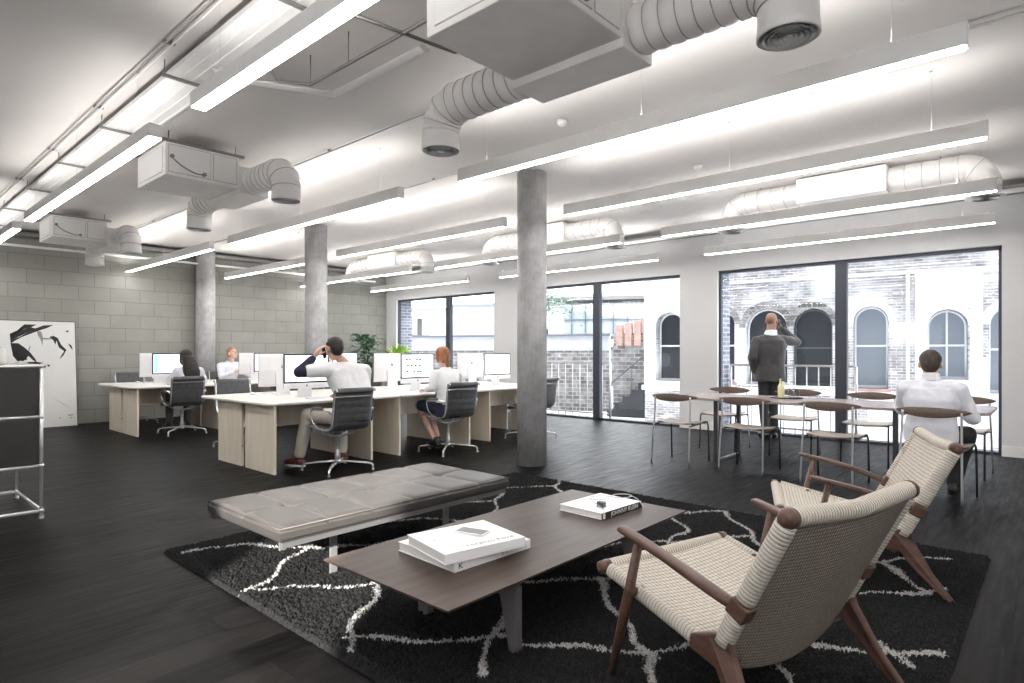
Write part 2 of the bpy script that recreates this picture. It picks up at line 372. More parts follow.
def wrapped(name, pts, r, mat_, parent, seg=14, flat=(1, 1)):
    """tube with UVs: u along its length in metres, v round it"""
    pts = [Vector(p) for p in pts]
    dense = []; 
    for a, b in zip(pts[:-1], pts[1:]):
        k = max(1, int((b - a).length / .02))
        dense += [a.lerp(b, t / k) for t in range(k)]
    dense.append(pts[-1]); n = len(dense); acc = 0; verts = []; uv = []; prev = None
    for i, p in enumerate(dense):
        if i: acc += (p - dense[i - 1]).length
        t = (dense[min(i + 1, n - 1)] - dense[max(i - 1, 0)]).normalized()
        if prev is None: u = t.cross(Vector((0, 1, 0)) if abs(t.y) < .9 else Vector((1, 0, 0))).normalized()
        else: u = (prev - t * prev.dot(t)).normalized()
        prev = u; w = t.cross(u)
        for k in range(seg):
            a = 2 * math.pi * k / seg; verts.append(p + (u * math.cos(a) * flat[0] + w * math.sin(a) * flat[1]) * r); uv.append((acc, .012 + .002 * math.sin(a)))
    fs = [(i * seg + k, i * seg + (k + 1) % seg, (i + 1) * seg + (k + 1) % seg, (i + 1) * seg + k) for i in range(n - 1) for k in range(seg)]
    fs += [tuple(range(seg))[::-1], tuple((n - 1) * seg + k for k in range(seg))]
    me = bpy.data.meshes.new(name); me.from_pydata(verts, [], fs); me.update(); me.materials.append(M[mat_])
    l = me.uv_layers.new(name='uv'); vi = np.zeros(len(me.loops), int); me.loops.foreach_get('vertex_index', vi)
    l.data.foreach_set('uv', np.array(uv)[vi].ravel()); me.polygons.foreach_set('use_smooth', [True] * len(fs))
    bm = bmesh.new(); bm.from_mesh(me); bmesh.ops.recalc_face_normals(bm, faces=bm.faces); bm.to_mesh(me); bm.free()
    o = bpy.data.objects.new(name, me); COL.objects.link(o); o.parent = parent
    return o
def copy_tree(o, parent=None):
    kids = list(o.children); c = o.copy(); COL.objects.link(c)
    if parent: c.parent = parent
    for k in kids: copy_tree(k, c)
    return c
def bez(p0, p1, p2, n=8):
    p0, p1, p2 = map(Vector, (p0, p1, p2))
    return [(p0 * (1 - t) ** 2 + p1 * 2 * t * (1 - t) + p2 * t * t) for t in [i / n for i in range(n + 1)]]
def smooth_path(pts, n=6):
    """Catmull-Rom through pts"""
    pts = [Vector(p) for p in pts]; out = []
    for i in range(len(pts) - 1):
        a = pts[max(i - 1, 0)]; b = pts[i]; c = pts[i + 1]; d = pts[min(i + 2, len(pts) - 1)]
        for k in range(n):
            t = k / n; out.append(.5 * ((2 * b) + (c - a) * t + (2 * a - 5 * b + 4 * c - d) * t * t + (3 * b - a - 3 * c + d) * t ** 3))
    out.append(pts[-1]); return out
def text(name, s, size, mat_, parent, loc, rot, ext=.0004, font_scale=1.):
    cu = bpy.data.curves.new(name, 'FONT'); cu.body = s; cu.size = size; cu.extrude = ext; cu.align_x = 'CENTER'; cu.align_y = 'CENTER'
    t = bpy.data.objects.new(name, cu); COL.objects.link(t)
    dg = bpy.context.evaluated_depsgraph_get(); me = bpy.data.meshes.new_from_object(t.evaluated_get(dg)); bpy.data.objects.remove(t)
    me.materials.clear(); me.materials.append(M[mat_]); o = bpy.data.objects.new(name, me); COL.objects.link(o)
    o.parent = parent; o.location = loc; o.rotation_euler = rot; o.scale = (font_scale, 1, 1)
    return o
def shape2d(name, loops, ext, mat_):
    """flat plate with holes: first loop outside, others holes; extruded +-ext along local z, returned as mesh"""
    cu = bpy.data.curves.new(name, 'CURVE'); cu.dimensions = '2D'; cu.fill_mode = 'BOTH'; cu.extrude = ext
    for lp in loops:
        sp = cu.splines.new('POLY'); sp.points.add(len(lp) - 1)
        for i, (x, y) in enumerate(lp): sp.points[i].co = (x, y, 0, 1)
        sp.use_cyclic_u = True
    t = bpy.data.objects.new(name, cu); COL.objects.link(t)
    dg = bpy.context.evaluated_depsgraph_get(); me = bpy.data.meshes.new_from_object(t.evaluated_get(dg)); bpy.data.objects.remove(t)
    me.materials.clear(); me.materials.append(M[mat_])
    return me

# ------------------------------------------------------------------ the room
XL, XR, YB, YW, ZC = -12.75, 2.8, -2.2, 9.42, 3.25
WIN = [(-12.36, -8.98), (-8.14, -4.72), (-4.08, -.54)]
ZH = 2.545
struct('floor', MB().box(XL - .3, XR + .3, YB - .25, YW + .5, -.3, 0), 'floor')
struct('ceiling', MB().box(XL - .3, XR + .3, YB - .25, YW + .13, ZC, ZC + .3), 'ceiling')
struct('wall_left', MB().box(XL - .25, XL, YB - .3, YW + .15, 0, ZC), 'block')
w = MB(); w.box(XR, XR + .25, YB - .3, YW + .5, 0, ZC); struct('wall_right', w, 'white_wall')
# wall behind the camera, with an unseen window opening added to cast the sun patch
w = MB(); ox0, ox1, oz0, oz1 = -.78, .62, 1.35, 3.12
w.box(XL, ox0, YB - .25, YB, 0, ZC); w.box(ox1, XR, YB - .25, YB, 0, ZC); w.box(ox0, ox1, YB - .25, YB, 0, oz0); w.box(ox0, ox1, YB - .25, YB, oz1, ZC)
struct('wall_back', w, 'white_wall')
e = empty('window_4', (0, 0, 0), kind='structure')
w = MB(); t = .04
for a in ((ox0, ox0 + t, oz0, oz1), (ox1 - t, ox1, oz0, oz1), (ox0, ox1, oz0, oz0 + t), (ox0, ox1, oz1 - t, oz1)): w.box(a[0], a[1], YB - .2, YB - .15, a[2], a[3])
w.build('window_frame', 'frame_dark', e)
MB().box(ox0 + t, ox1 - t, YB - .18, YB - .174, oz0 + t, oz1 - t).build('glass_pane', 'glass', e)
# window wall: plaster inside, brick outside
def wallstrip(y0, y1, z0, z1):
    w = MB(); xs = [XL - .3] + [c for p in WIN for c in p] + [XR + .3]
    for i in range(0, len(xs), 2): w.box(xs[i], xs[i + 1], y0, y1, z0, z1)
    w.box(xs[0], xs[-1], y0, y1, ZH, z1) if z1 > ZH else None
    return w
w = MB(); xs = [XL - .3] + [c for p in WIN for c in p] + [XR + .3]
for i in range(0, len(xs), 2): w.box(xs[i], xs[i + 1], YW, YW + .13, 0, ZH)
w.box(xs[0], xs[-1], YW, YW + .13, ZH, ZC); struct('wall_window', w, 'white_wall')
w = MB()
for i in range(0, len(xs), 2): w.box(xs[i] - (0 if i == 0 else 0), xs[i + 1], YW + .135, YW + .5, -1.2, ZH)
w.box(xs[0], xs[-1], YW + .135, YW + .5, ZH, ZC + .3); struct('wall_outside', w, 'brick_blue')
for i, (a, b) in enumerate(((XL, WIN[0][0]), (WIN[0][1], WIN[1][0]), (WIN[1][1], WIN[2][0]), (WIN[2][1], XR))):
    struct('baseboard_window', MB().box(a, b, YW - .015, YW, 0, .13), 'white_metal', bevel=.003)
struct('sun_block_upper', MB().box(-34, 26, YB - .25, YW + .5, ZC + .3, 17.5), 'brick_blue')  # unseen block added overhead to keep the sun off the courtyard facade
struct('sun_block_right', MB().box(XR + .3, 26, YB - .25, YW + .5, -1.4, ZC + .3), 'brick_blue')  # unseen volume added on the right to stop sun reaching the courtyard
struct('wall_neighbour_left', MB().box(-34, XL - .3, YB - .25, YW + .5, -1.4, ZC + .3), 'brick_blue')
# windows: frame, central mullion, glass panes
for i, (a, b) in enumerate(WIN):
    e = empty(f'window_{i+1}', ((a + b) / 2, YW + .1, 0), kind='structure')
    wd = (b - a) / 2; mid = {0: -10.5, 1: -6.42, 2: -2.31}[i] - (a + b) / 2
    fr = MB()
    for bx in ((-wd, -wd + .035, .02, ZH), (wd - .035, wd, .02, ZH), (-wd, wd, ZH - .045, ZH), (-wd, wd, .0, .035)):
        fr.box(bx[0], bx[1], -.035, .035, bx[2], bx[3])
    fr.build('window_frame', 'frame_dark', e, bevel=.002)
    m_ = MB(); m_.box(mid - .075, mid + .075, -.045, .045, .03, ZH - .045); m_.build('mullion', 'frame_dark', e, bevel=.003)
    for x0, x1 in ((-wd + .035, mid - .075), (mid + .075, wd - .035)):
        MB().box(x0, x1, -.004, .004, .035, ZH - .045).build('glass_pane', 'glass', e)
# concrete columns
for i, (x, y, r) in enumerate(((-4.41, 5.24, .165), (-8.78, 5.13, .172), (-12.55, 4.93, .175))):
    c = MB().lathe([(r, 0), (r, ZC)], (x, y, 0), 40).build(f'column_{i+1}', 'concrete')
    tag(c, ['round raw concrete column standing in the open floor, nearest', 'round concrete column behind the man phoning at his desk', 'round concrete column against the grey block wall'][i], kind='structure')

# ------------------------------------------------------------------ ceiling services
ROWS = [(1.46, [(-3.83, -.35), (-8.5, -4.54), (-12.6, -9.15)]), (3.6, [(-3.83, -.33), (-8.35, -4.64), (-12.65, -8.95)]),
        (5.22, [(-3.93, -.37), (-8.3, -4.8), (-12.3, -9.2)]), (7.0, [(-3.75, -.43), (-8.05, -4.35), (-12.6, -8.75)]), (8.72, [(-3.97, -.55), (-8.15, -4.74), (-12.4, -9.05)])]
rown = ['the row beside the cable tray', 'the row in front of the columns', 'the row in line with the columns', 'the row below the round ducts', 'the row nearest the windows']
bayn = ['rightmost length', 'middle length', 'leftmost length']
def pendant(Y, x0, x1, zb, label):
    Lh = (x1 - x0) / 2; e = empty('linear_pendant_light', ((x0 + x1) / 2, Y, zb), 0, label, 'ceiling light', 'linear pendant lights')
    w_, h = (.043, .095) if Y == 1.46 else (.034, .118)
    b = MB(); b.box(-Lh, Lh, -w_, w_, .006, h); b.build('housing', 'white_metal', e, bevel=.003)
    MB().box(-Lh + .012, Lh - .012, -w_ + .004, w_ - .004, 0, .006).build('lower_diffuser', 'light_on', e)
    MB().box(-Lh + .03, Lh - .03, -w_ + .006, w_ - .006, h - .002, h + .0006).build('upper_diffuser', 'light_dim' if Y == 1.46 else 'light_up', e)
    for x in (-Lh * .82, 0, Lh * .82) if Lh > 1 else (0,):
        k = MB().cyl((x, 0, h + .005), (x, 0, ZC - zb), .0007, 6); k.lathe([(.012, ZC - zb - .008), (.012, ZC - zb)], (x, 0, 0), 12)
        k.build('suspension_wire', 'chrome_dull', e)
    return e
for ri, (Y, bays) in enumerate(ROWS):
    for bi, (x0, x1) in enumerate(bays):
        pendant(Y, x0, x1, 2.70, f'slim white linear light, {bayn[bi]} of {rown[ri]}')

for Y in (-.6,):  # unseen lamps added behind the camera to brighten surfaces facing it
    for x0, x1 in ((-3.83, -.35), (-8.0, -4.54)): pendant(Y, x0, x1, 2.70, 'added white linear fill light behind the camera ' + ('over the rug side' if x0 > -4 else 'over the cabinet side'))
for Y, nm in ((1.5, 'first'), (3.6, 'second'), (5.22, 'third'), (7.0, 'fourth'), (-.6, 'last')): pendant(Y, .35, 2.6, 2.70, f'added white linear fill light outside the picture on the right, {nm} row')  # unseen lamps added past the right edge as extra fill
def ribs_tube(mb, pts, r, pitch=.085, seg=22, amp=.015):
    """flexible spiral duct following pts"""
    pts = [Vector(p) for p in pts]; d = []
    for a, b in zip(pts[:-1], pts[1:]):
        k = max(1, int((b - a).length / .0125)); d += [a.lerp(b, t / k) for t in range(k)]
    d.append(pts[-1]); s = 0; rad = []
    for i, p in enumerate(d):
        if i: s += (p - d[i - 1]).length
        ph = (s % pitch) / pitch
        rad.append(r + amp * (math.sin(math.pi * ph) ** .7) - amp * .6)
    mb.tube(d, rad, seg); s = 0; last = 0; c0 = mb.cur
    for i in range(1, len(d) - 1):
        s += (d[i] - d[i - 1]).length
        if s - last >= pitch:
            last = s; t = (d[i + 1] - d[i - 1]).normalized(); mb.cur = 1; mb.tube([d[i] - t * .0022, d[i] + t * .0022], rad[i] + .004, seg)
    mb.cur = c0; return mb
def fcu(X, Y, label, big):
    """ceiling air unit: casing, plenum, two flexible ducts turning down into round outlets. origin at casing's centre bottom"""
    e = empty('air_conditioning_unit', (X, Y, 2.85), 0, label, 'air conditioner', 'ceiling air conditioning units')
    c = MB().box(-.37, .37, -.33, .33, 0, .30); c.build('casing', 'duct_white', e, bevel=.006)
    p = MB()
    for a in ((-.305, .065), (.085, .305)): p.box(.37, .3715, a[0], a[1], .03, .28)
    p.box(-.305, .305, -.3315, -.33, .035, .265); p.build('panel_gasket', 'seam_grey', e)
    p = MB().box(.37, .376, -.30, .06, .035, .275); p.build('access_panel', 'white_metal', e, bevel=.002)
    p = MB().box(.37, .376, .09, .30, .035, .275); p.build('access_panel', 'white_metal', e, bevel=.002)
    p = MB().box(-.30, .30, -.336, -.33, .04, .26); p.build('access_panel', 'white_metal', e, bevel=.002)
    k = MB(); k.tube(smooth_path([(.385, -.28, .16), (.39, -.2, .10), (.39, -.08, .055), (.385, 0, .06)]), .006, 6)
    k.lathe([(.018, .376), (.018, .40)], (0, -.28, .17), 8, 'x'); k.lathe([(.018, .376), (.018, .40)], (0, 0, .06), 8, 'x'); k.build('cable', 'grey_metal', e)
    pl = MB().box(-.38, .38, .33, .62, -.045, .22); pl.build('plenum', 'duct_white', e, bevel=.005)
    for x in (-.36, .36):
        h = MB()
        for y in (-.3, .3): h.cyl((x, y, .30), (x, y, ZC - 2.85), .005, 6)
        h.box(x - .02, x + .02, -.38, .38, .30, .325); h.build('hanger', 'grey_metal', e)
    for s, ln in ((-1, big[0]), (1, big[1])):
        # duct leaves the plenum sideways, runs along X and turns down
        f = MB(); yy = .475; zc = .09
        path = [(s * .38, yy, zc), (s * (.38 + ln), yy, zc)]
        arc = [(s * (.38 + ln + .17 * math.sin(a)), yy, zc - .17 * (1 - math.cos(a))) for a in [i * math.pi / 2 / 8 for i in range(1, 9)]]
        ribs_tube(f, path + arc + [(s * (.55 + ln), yy, zc - .17)], .125); f.build('flexible_duct', ['duct_white', 'seam_grey'], e)
        o = MB(); cx = s * (.55 + ln); z0 = zc - .16
        o.lathe([(.125, z0 + .01), (.128, z0 - .09), (.135, z0 - .13), (.125, z0 - .135), (.115, z0 - .10), (.115, z0)], (cx, yy, 0), 28, cap=False)
        oo = o.build('outlet_collar', 'duct_white', e)
        g = MB()
        for r_ in (.108, .086, .064, .042): g.lathe([(r_, z0 - .135), (r_ - .017, z0 - .120), (r_ - .019, z0 - .122), (r_ - .003, z0 - .139)], (cx, yy, 0), 24, cap=False)
        g.lathe([(.022, z0 - .125), (.022, z0 - .137)], (cx, yy, 0), 16); g.box(cx - .11, cx + .11, yy - .004, yy + .004, z0 - .12, z0 - .112)
        g.build('outlet_grille', 'grille', e)
        MB().lathe([(.113, z0 - .06), (.113, z0 - .065)], (cx, yy, 0), 24).build('outlet_damper', 'seat_grey', e)
    return e
fcu(-2.03, 2.35, 'large white air conditioning unit at the top of the picture', (.62, .58))
fcu(-6.34, 2.33, 'boxy white air conditioning unit over the empty left floor, middle of its row', (.42, .47))
fcu(-10.72, 2.36, 'boxy white air conditioning unit closest to the grey block wall', (.3, .38))

def duct_run(X, label):
    """round duct run along the window side: box in the middle, elbows down to round diffusers"""
    e = empty('ventilation_duct', (X, 7.55, 3.0), 0, label, 'duct', 'round ducts on the window side')
    MB().box(-.45, .45, -.16, .16, -.05, .23).build('silencer_box', 'white_metal', e, bevel=.006)
    for s, ln in ((-1, .62), (1, .62)):
        f = MB(); path = [(s * .45, 0, .09), (s * (.45 + ln), 0, .09)]
        arc = [(s * (.45 + ln + .19 * math.sin(a)), 0, .09 - .19 * (1 - math.cos(a))) for a in [i * math.pi / 16 for i in range(1, 9)]]
        ribs_tube(f, path + arc + [(s * (.64 + ln), 0, -.14)], .13, .14, amp=.009); f.build('spiral_duct', ['duct_white', 'seam_grey'], e)
        o = MB(); cx = s * (.64 + ln); o.lathe([(.128, -.13), (.13, -.2), (.165, -.225), (.165, -.235), (.14, -.235)], (cx, 0, 0), 28)
        dd = o.build('diffuser', 'grille', e)
        o = MB()
        for r_ in (.12, .09, .06): o.lathe([(r_, -.236), (r_ - .012, -.25), (r_ - .02, -.236)], (cx, 0, 0), 24)
        o.build('diffuser_cone', 'chrome_dull', dd)
    for x in (-.9, -.3, .3, .9): MB().cyl((x, 0, .2), (x, 0, .25), .004, 6).build('hanger', 'grey_metal', e)
duct_run(-1.82, 'white round duct with box over the dining table')
duct_run(-6.05, 'white round duct with box behind the nearest concrete column')
duct_run(-10.2, 'white round duct with box near the corner plant')

# cable tray with cross rails, conduits, pipes
e = empty('cable_tray', (-5.6, 1.70, 3.16), 0, 'long white cable tray running beside the tray-side linear lights', 'cable tray')
t = MB()
for y in (-.145, .145): t.box(-6.7, 7.6, y - .008, y + .008, -.005, .03)
t.box(-6.7, 7.6, -.145, .145, .008, .012)
for y in (-.07, 0, .07): t.box(-6.7, 7.6, y - .005, y + .005, -.002, .008)
t.build('tray_channel', 'white_metal', e)
for k in range(4):
    MB().tube([(-6.7, -.09 + .05 * k, .026), (7.6, -.09 + .05 * k, .026)], .011, 6).build('cable', 'duct_white', e)
for k in range(10):
    x = -6.2 + k * 1.45; b = MB().box(x - .012, x + .012, -.2, .2, -.025, -.006)
    b.cyl((x, -.18, -.02), (x, -.18, ZC - 3.16), .004, 6); b.cyl((x, .18, -.02), (x, .18, ZC - 3.16), .004, 6); b.build('tray_bracket', 'grey_metal', e)
def pipe(name, pts, r, m_, label, cat, group=None, clips=0, grp_m='grey_metal'):
    e = empty(name, pts[0], 0, label, cat, group); o = Vector(pts[0]); q = [Vector(p) - o for p in pts]
    MB().tube(q, r, 10).build('pipe_run', m_, e)
    for k in range(clips):
        a = q[0].lerp(q[-1], (k + .5) / clips); c = MB(); c.box(a.x - .012, a.x + .012, a.y - r - .012, a.y + r + .012, a.z - r * .3, a.z + r + .008)
        c.cyl((a.x, a.y, a.z + r), (a.x, a.y, ZC - o.z), .004, 6); c.build('pipe_clip', grp_m, e)
    return e
pipe('ceiling_conduit', [(-12.7, 1.42, 3.22), (2.7, 1.42, 3.22)], .006, 'seam_grey', 'thin steel conduit on the ceiling beside the cable tray, outer of the pair', 'conduit', None, 10)
pipe('ceiling_conduit', [(-12.7, 1.455, 3.22), (2.7, 1.455, 3.22)], .006, 'duct_white', 'thin steel conduit on the ceiling beside the cable tray, inner of the pair', 'conduit', None, 10)
pipe('ceiling_conduit', [(-12.7, 3.28, 3.225), (2.0, 3.28, 3.225)], .009, 'chrome_dull', 'thin conduit crossing the ceiling from the round ducts to the large air unit', 'conduit', None, 9)
pipe('ceiling_conduit', [(-12.7, 4.62, 3.225), (2.0, 4.62, 3.225)], .009, 'chrome_dull', 'thin conduit on the ceiling just in front of the column row', 'conduit', None, 9)
pipe('sprinkler_pipe', [(-12.5, -2, 2.97), (-12.5, 8.9, 2.97)], .022, 'white_metal', 'white pipe along the top of the grey block wall', 'pipe', None, 8)
pipe('sprinkler_pipe', [(-12.3, 9.02, 3.1), (2.7, 9.02, 3.1)], .03, 'duct_white', 'white pipe above the windows', 'pipe', None, 9)
e = empty('wall_trunking', (-12.62, 3.6, 3.13), 0, 'grey flat trunking on the block wall under the ceiling', 'trunking')
MB().box(-.12, .12, -5.7, 5.7, 0, .06).build('trunking_body', 'grey_metal', e, bevel=.004)
e = empty('wall_trunking', (-5, 9.22, 3.11), 0, 'grey flat trunking above the window wall pipe', 'trunking')
MB().box(-7.7, 7.7, -.1, .1, 0, .05).build('trunking_body', 'grey_metal', e, bevel=.004)
# bent white trunking with hanging conduit frame left of the large unit
e = empty('ceiling_bracket', (-3.7, 2.2, 3.02), 0, 'bent white trunking with thin hanging rails left of the large air unit', 'trunking')
b = MB(); b.tube([(-.45, -.5, .1), (-.25, -.42, .0), (.0, .1, 0), (.95, .1, 0)], .045, 4, flat=(1, .55)); b.build('trunking_body', 'duct_white', e, bevel=.004)
b = MB(); b.tube([(-.15, -.35, .16), (-.2, -.2, .05), (-.05, -.05, .03), (1.3, -.05, .03)], .011, 8); b.tube([(.9, -.35, .03), (1.0, .3, .03)], .011, 8); b.build('hanging_rail', 'grey_metal', e)
for x, y in ((.9, -.3), (.98, .25), (.4, -.05), (-.05, -.05)): MB().cyl((x, y, .03), (x, y, ZC - 3.02), .004, 6).build('threaded_rod', 'grey_metal', e)
for i, (x, y, wh) in enumerate(((-3.2, 4.2, 'left of the nearest column top'), (-5.2, 6.1, 'behind the nearest column'), (-2.9, 6.2, 'between two light rows over the dining table'))):
    s_ = MB().lathe([(.022, -.05), (.04, -.035), (.05, 0)], (0, 0, 0), 16).build('smoke_detector', 'white_metal', loc=(x, y, ZC)); tag(s_, 'small white round detector on the ceiling ' + wh, 'detector')

# ------------------------------------------------------------------ rug
def rug():
    x0, x1, y0, y1 = -4.17, -.32, 1.385, 4.68
    nx, ny = 620, 530
    X, Y = np.meshgrid(np.linspace(x0, x1, nx), np.linspace(y0, y1, ny), indexing='ij')
    segs = []
    def pl(*p): segs.extend([(p[i], p[i + 1]) for i in range(len(p) - 1)])
    # irregular ivory lines
    pl((-4.02, 1.46), (-3.92, 1.75), (-3.78, 1.83), (-3.47, 2.05)); pl((-3.57, 2.02), (-3.21, 1.58), (-3.12, 1.42))
    pl((-3.14, 1.44), (-3.02, 1.64), (-2.83, 1.74), (-2.72, 1.98)); pl((-2.72, 1.98), (-2.52, 1.75), (-2.35, 1.55), (-2.2, 1.42))
    pl((-2.31, 1.47), (-2.1, 1.64), (-1.86, 1.83), (-1.79, 1.96), (-1.68, 1.97), (-1.45, 2.12), (-1.27, 2.23), (-1.19, 2.38), (-.86, 2.68), (-.67, 2.81), (-.36, 3.03))
    pl((-2.25, 2.5), (-1.99, 2.17), (-1.8, 1.86), (-1.67, 1.67)); pl((-2.72, 1.98), (-2.45, 2.25), (-2.14, 2.48), (-1.9, 2.78), (-1.5, 3.2))
    pl((-1.9, 2.82), (-1.72, 2.63), (-1.37, 2.31), (-1.23, 2.23), (-1.18, 2.11), (-1.0, 1.85)); pl((-1.5, 3.2), (-1.2, 2.9), (-.89, 2.52), (-.77, 2.44), (-.6, 2.2))
    pl((-1.2, 3.6), (-.74, 3.14), (-.43, 2.81)); pl((-1.5, 3.2), (-1.2, 3.6), (-.95, 3.95), (-.64, 4.35), (-.51, 4.47)); pl((-.75, 3.5), (-.43, 3.89)); pl((-.81, 4.15), (-.52, 3.77)); pl((-1.53, 4.13), (-1.2, 3.6))
    pl((-2.23, 4.3), (-1.96, 4.62), (-1.53, 4.13)); pl((-2.23, 4.3), (-1.93, 3.95), (-1.91, 3.62), (-1.55, 4.11)); pl((-2.6, 2.9), (-2.18, 3.3), (-1.93, 3.65))
    pl((-3.49, 3.71), (-3.79, 4.08), (-3.44, 4.45), (-3.6, 4.65)); pl((-3.72, 3.41), (-3.47, 3.69)); pl((-3.69, 2.7), (-3.51, 2.93), (-3.1, 3.2)); pl((-3.44, 4.45), (-3.0, 4.0), (-2.6, 4.2), (-2.23, 4.3)); pl((-3.47, 2.05), (-3.2, 2.5), (-2.6, 2.9), (-3.1, 3.2), (-3.47, 3.69))
    D = np.full(X.shape, 9.); rs = np.random.RandomState(3)
    wx = X + .018 * np.sin(17 * Y + 3 * X) + rs.normal(0, .006, X.shape); wy = Y + .018 * np.sin(19 * X - 2 * Y) + rs.normal(0, .006, X.shape)
    for (ax, ay), (bx, by) in segs:
        dx, dy = bx - ax, by - ay; t = np.clip(((wx - ax) * dx + (wy - ay) * dy) / (dx * dx + dy * dy), 0, 1)
        D = np.minimum(D, np.hypot(wx - ax - t * dx, wy - ay - t * dy))
    nz = .5 + .5 * np.sin(7 * X + 3 * np.sin(5 * Y)) * np.sin(6 * Y + 2 * np.sin(4 * X)); pat = np.clip(1.25 - D / (.010 + .012 * nz), 0, 1)
    Z = .022 + rs.uniform(-.011, .013, X.shape) + .003 * np.sin(9 * X) * np.sin(8 * Y)
    jx = rs.normal(0, .0022, X.shape); jy = rs.normal(0, .0022, X.shape)
    ed = np.minimum(np.minimum(X - x0, x1 - X), np.minimum(Y - y0, y1 - Y)); Z = np.where(ed < .012, np.minimum(Z, .004 + ed), Z)
    V = np.stack([X + jx, Y + jy, Z], -1).reshape(-1, 3)
    I = np.arange(nx * ny).reshape(nx, ny); F = np.stack([I[:-1, :-1], I[1:, :-1], I[1:, 1:], I[:-1, 1:]], -1).reshape(-1, 4)
    me = bpy.data.meshes.new('shag_rug'); me.vertices.add(len(V)); me.vertices.foreach_set('co', V.ravel())
    me.loops.add(F.size); me.loops.foreach_set('vertex_index', F.ravel()); me.polygons.add(len(F))
    me.polygons.foreach_set('loop_start', np.arange(0, F.size, 4)); me.polygons.foreach_set('loop_total', np.full(len(F), 4)); me.update(calc_edges=True)
    at = me.attributes.new('pat', 'FLOAT', 'POINT'); at.data.foreach_set('value', pat.ravel()); me.materials.append(M['rug'])
    o = bpy.data.objects.new('shag_rug', me); COL.objects.link(o)
    tag(o, 'black shaggy rug with ivory diamond lines under the lounge furniture', 'rug')
rug()
RZ = .02

# ------------------------------------------------------------------ tufted bench
def bench():
    x0, x1, y0, y1, zt, zb = -3.68, -2.83, 1.46, 3.12, .405, .338
    e = empty('tufted_bench', ((x0 + x1) / 2, (y0 + y1) / 2, 0), 0, 'long low grey tufted bench on steel legs at the edge of the rug', 'bench')
    hx, hy = (x1 - x0) / 2, (y1 - y0) / 2
    ys = [-hy + i * (2 * hy) / 6 for i in range(7)]; xs = [-hx, 0, hx]
    def top(u, v):
        x = -hx + 2 * hx * u; y = -hy + 2 * hy * v
        dx = min(abs(x - a) for a in xs); dy = min(abs(y - a) for a in ys)
        z = zt - .013 * math.exp(-(dy / .02) ** 1.2) - .013 * math.exp(-(dx / .02) ** 1.2) - .02 * math.exp(-(math.hypot(x, min(abs(y - a) for a in ys[1:-1])) / .05) ** 1.3)
        ed = min(hx - abs(x), hy - abs(y)); z -= .016 * max(0, 1 - ed / .02) ** 2
        return (x, y, z)
    mb = MB(); nu, nv = 76, 150
    g = [[top(i / nu, j / nv) for j in range(nv + 1)] for i in range(nu + 1)]
    per = [(i, 0) for i in range(nu)] + [(nu, j) for j in range(nv)] + [(nu - i, nv) for i in range(nu)] + [(0, nv - j) for j in range(nv)]
    vs = [p for r in g for p in r]; fs = [(i * (nv + 1) + j, (i + 1) * (nv + 1) + j, (i + 1) * (nv + 1) + j + 1, i * (nv + 1) + j + 1) for i in range(nu) for j in range(nv)]
    base = len(vs); k = len(per)
    for (i, j) in per:
        p = g[i][j]; vs.append((p[0] * 1.006, p[1] * 1.004, (zt + zb) / 2))
    for (i, j) in per: p = g[i][j]; vs.append((p[0], p[1], zb))
    for a in range(k):
        b = (a + 1) % k; i0 = per[a][0] * (nv + 1) + per[a][1]; i1 = per[b][0] * (nv + 1) + per[b][1]
        fs.append((i0, base + a, base + b, i1)); fs.append((base + a, base + k + a, base + k + b, base + b))
    fs.append(tuple(base + k + a for a in range(k)))
    mb.add(vs, fs, True)
    for q in range(nu * nv, len(fs)): mb.sm[q] = False
    c = mb.build('cushion', 'tweed', e)
    for yy in ys[1:-1]:
        MB().tube([top(i / 40, (yy + hy) / (2 * hy)) for i in range(41)], .0035, 6).build('seam_piping', 'piping', c)
    MB().tube([top(.5, i / 90) for i in range(91)], .0035, 6).build('seam_piping', 'piping', c)
    MB().tube([(-hx, -hy, zt - .014), (hx, -hy, zt - .014), (hx, hy, zt - .014), (-hx, hy, zt - .014)], .004, 6, loop=True).build('edge_piping', 'tweed', c)
    for yy in ys[1:-1]: MB().ell((0, yy, zt - .036), (.012, .012, .006)).build('tuft_button', 'tweed', c)
    MB().box(-hx + .012, hx - .012, -hy + .012, hy - .012, .320, .337).build('base_board', 'dark_steel', e, bevel=.003)
    fr = MB()
    for x in (-hx + .03, hx - .03): fr.box(x - .012, x + .012, -hy + .02, hy - .02, .290, .319)
    for y in (-hy + .42, hy - .40): fr.box(-hx + .05, hx - .05, y - .02, y + .02, .285, .313)
    fr.build('frame', 'grey_metal', e, bevel=.002)
    for x in (-.36, .24 - .02):
        for y in (-hy + .42, hy - .40): MB().box(x - .007, x + .007, y - .022, y + .022, RZ - .015, .30).build('leg', 'chrome_dull', e, bevel=.002)
bench()

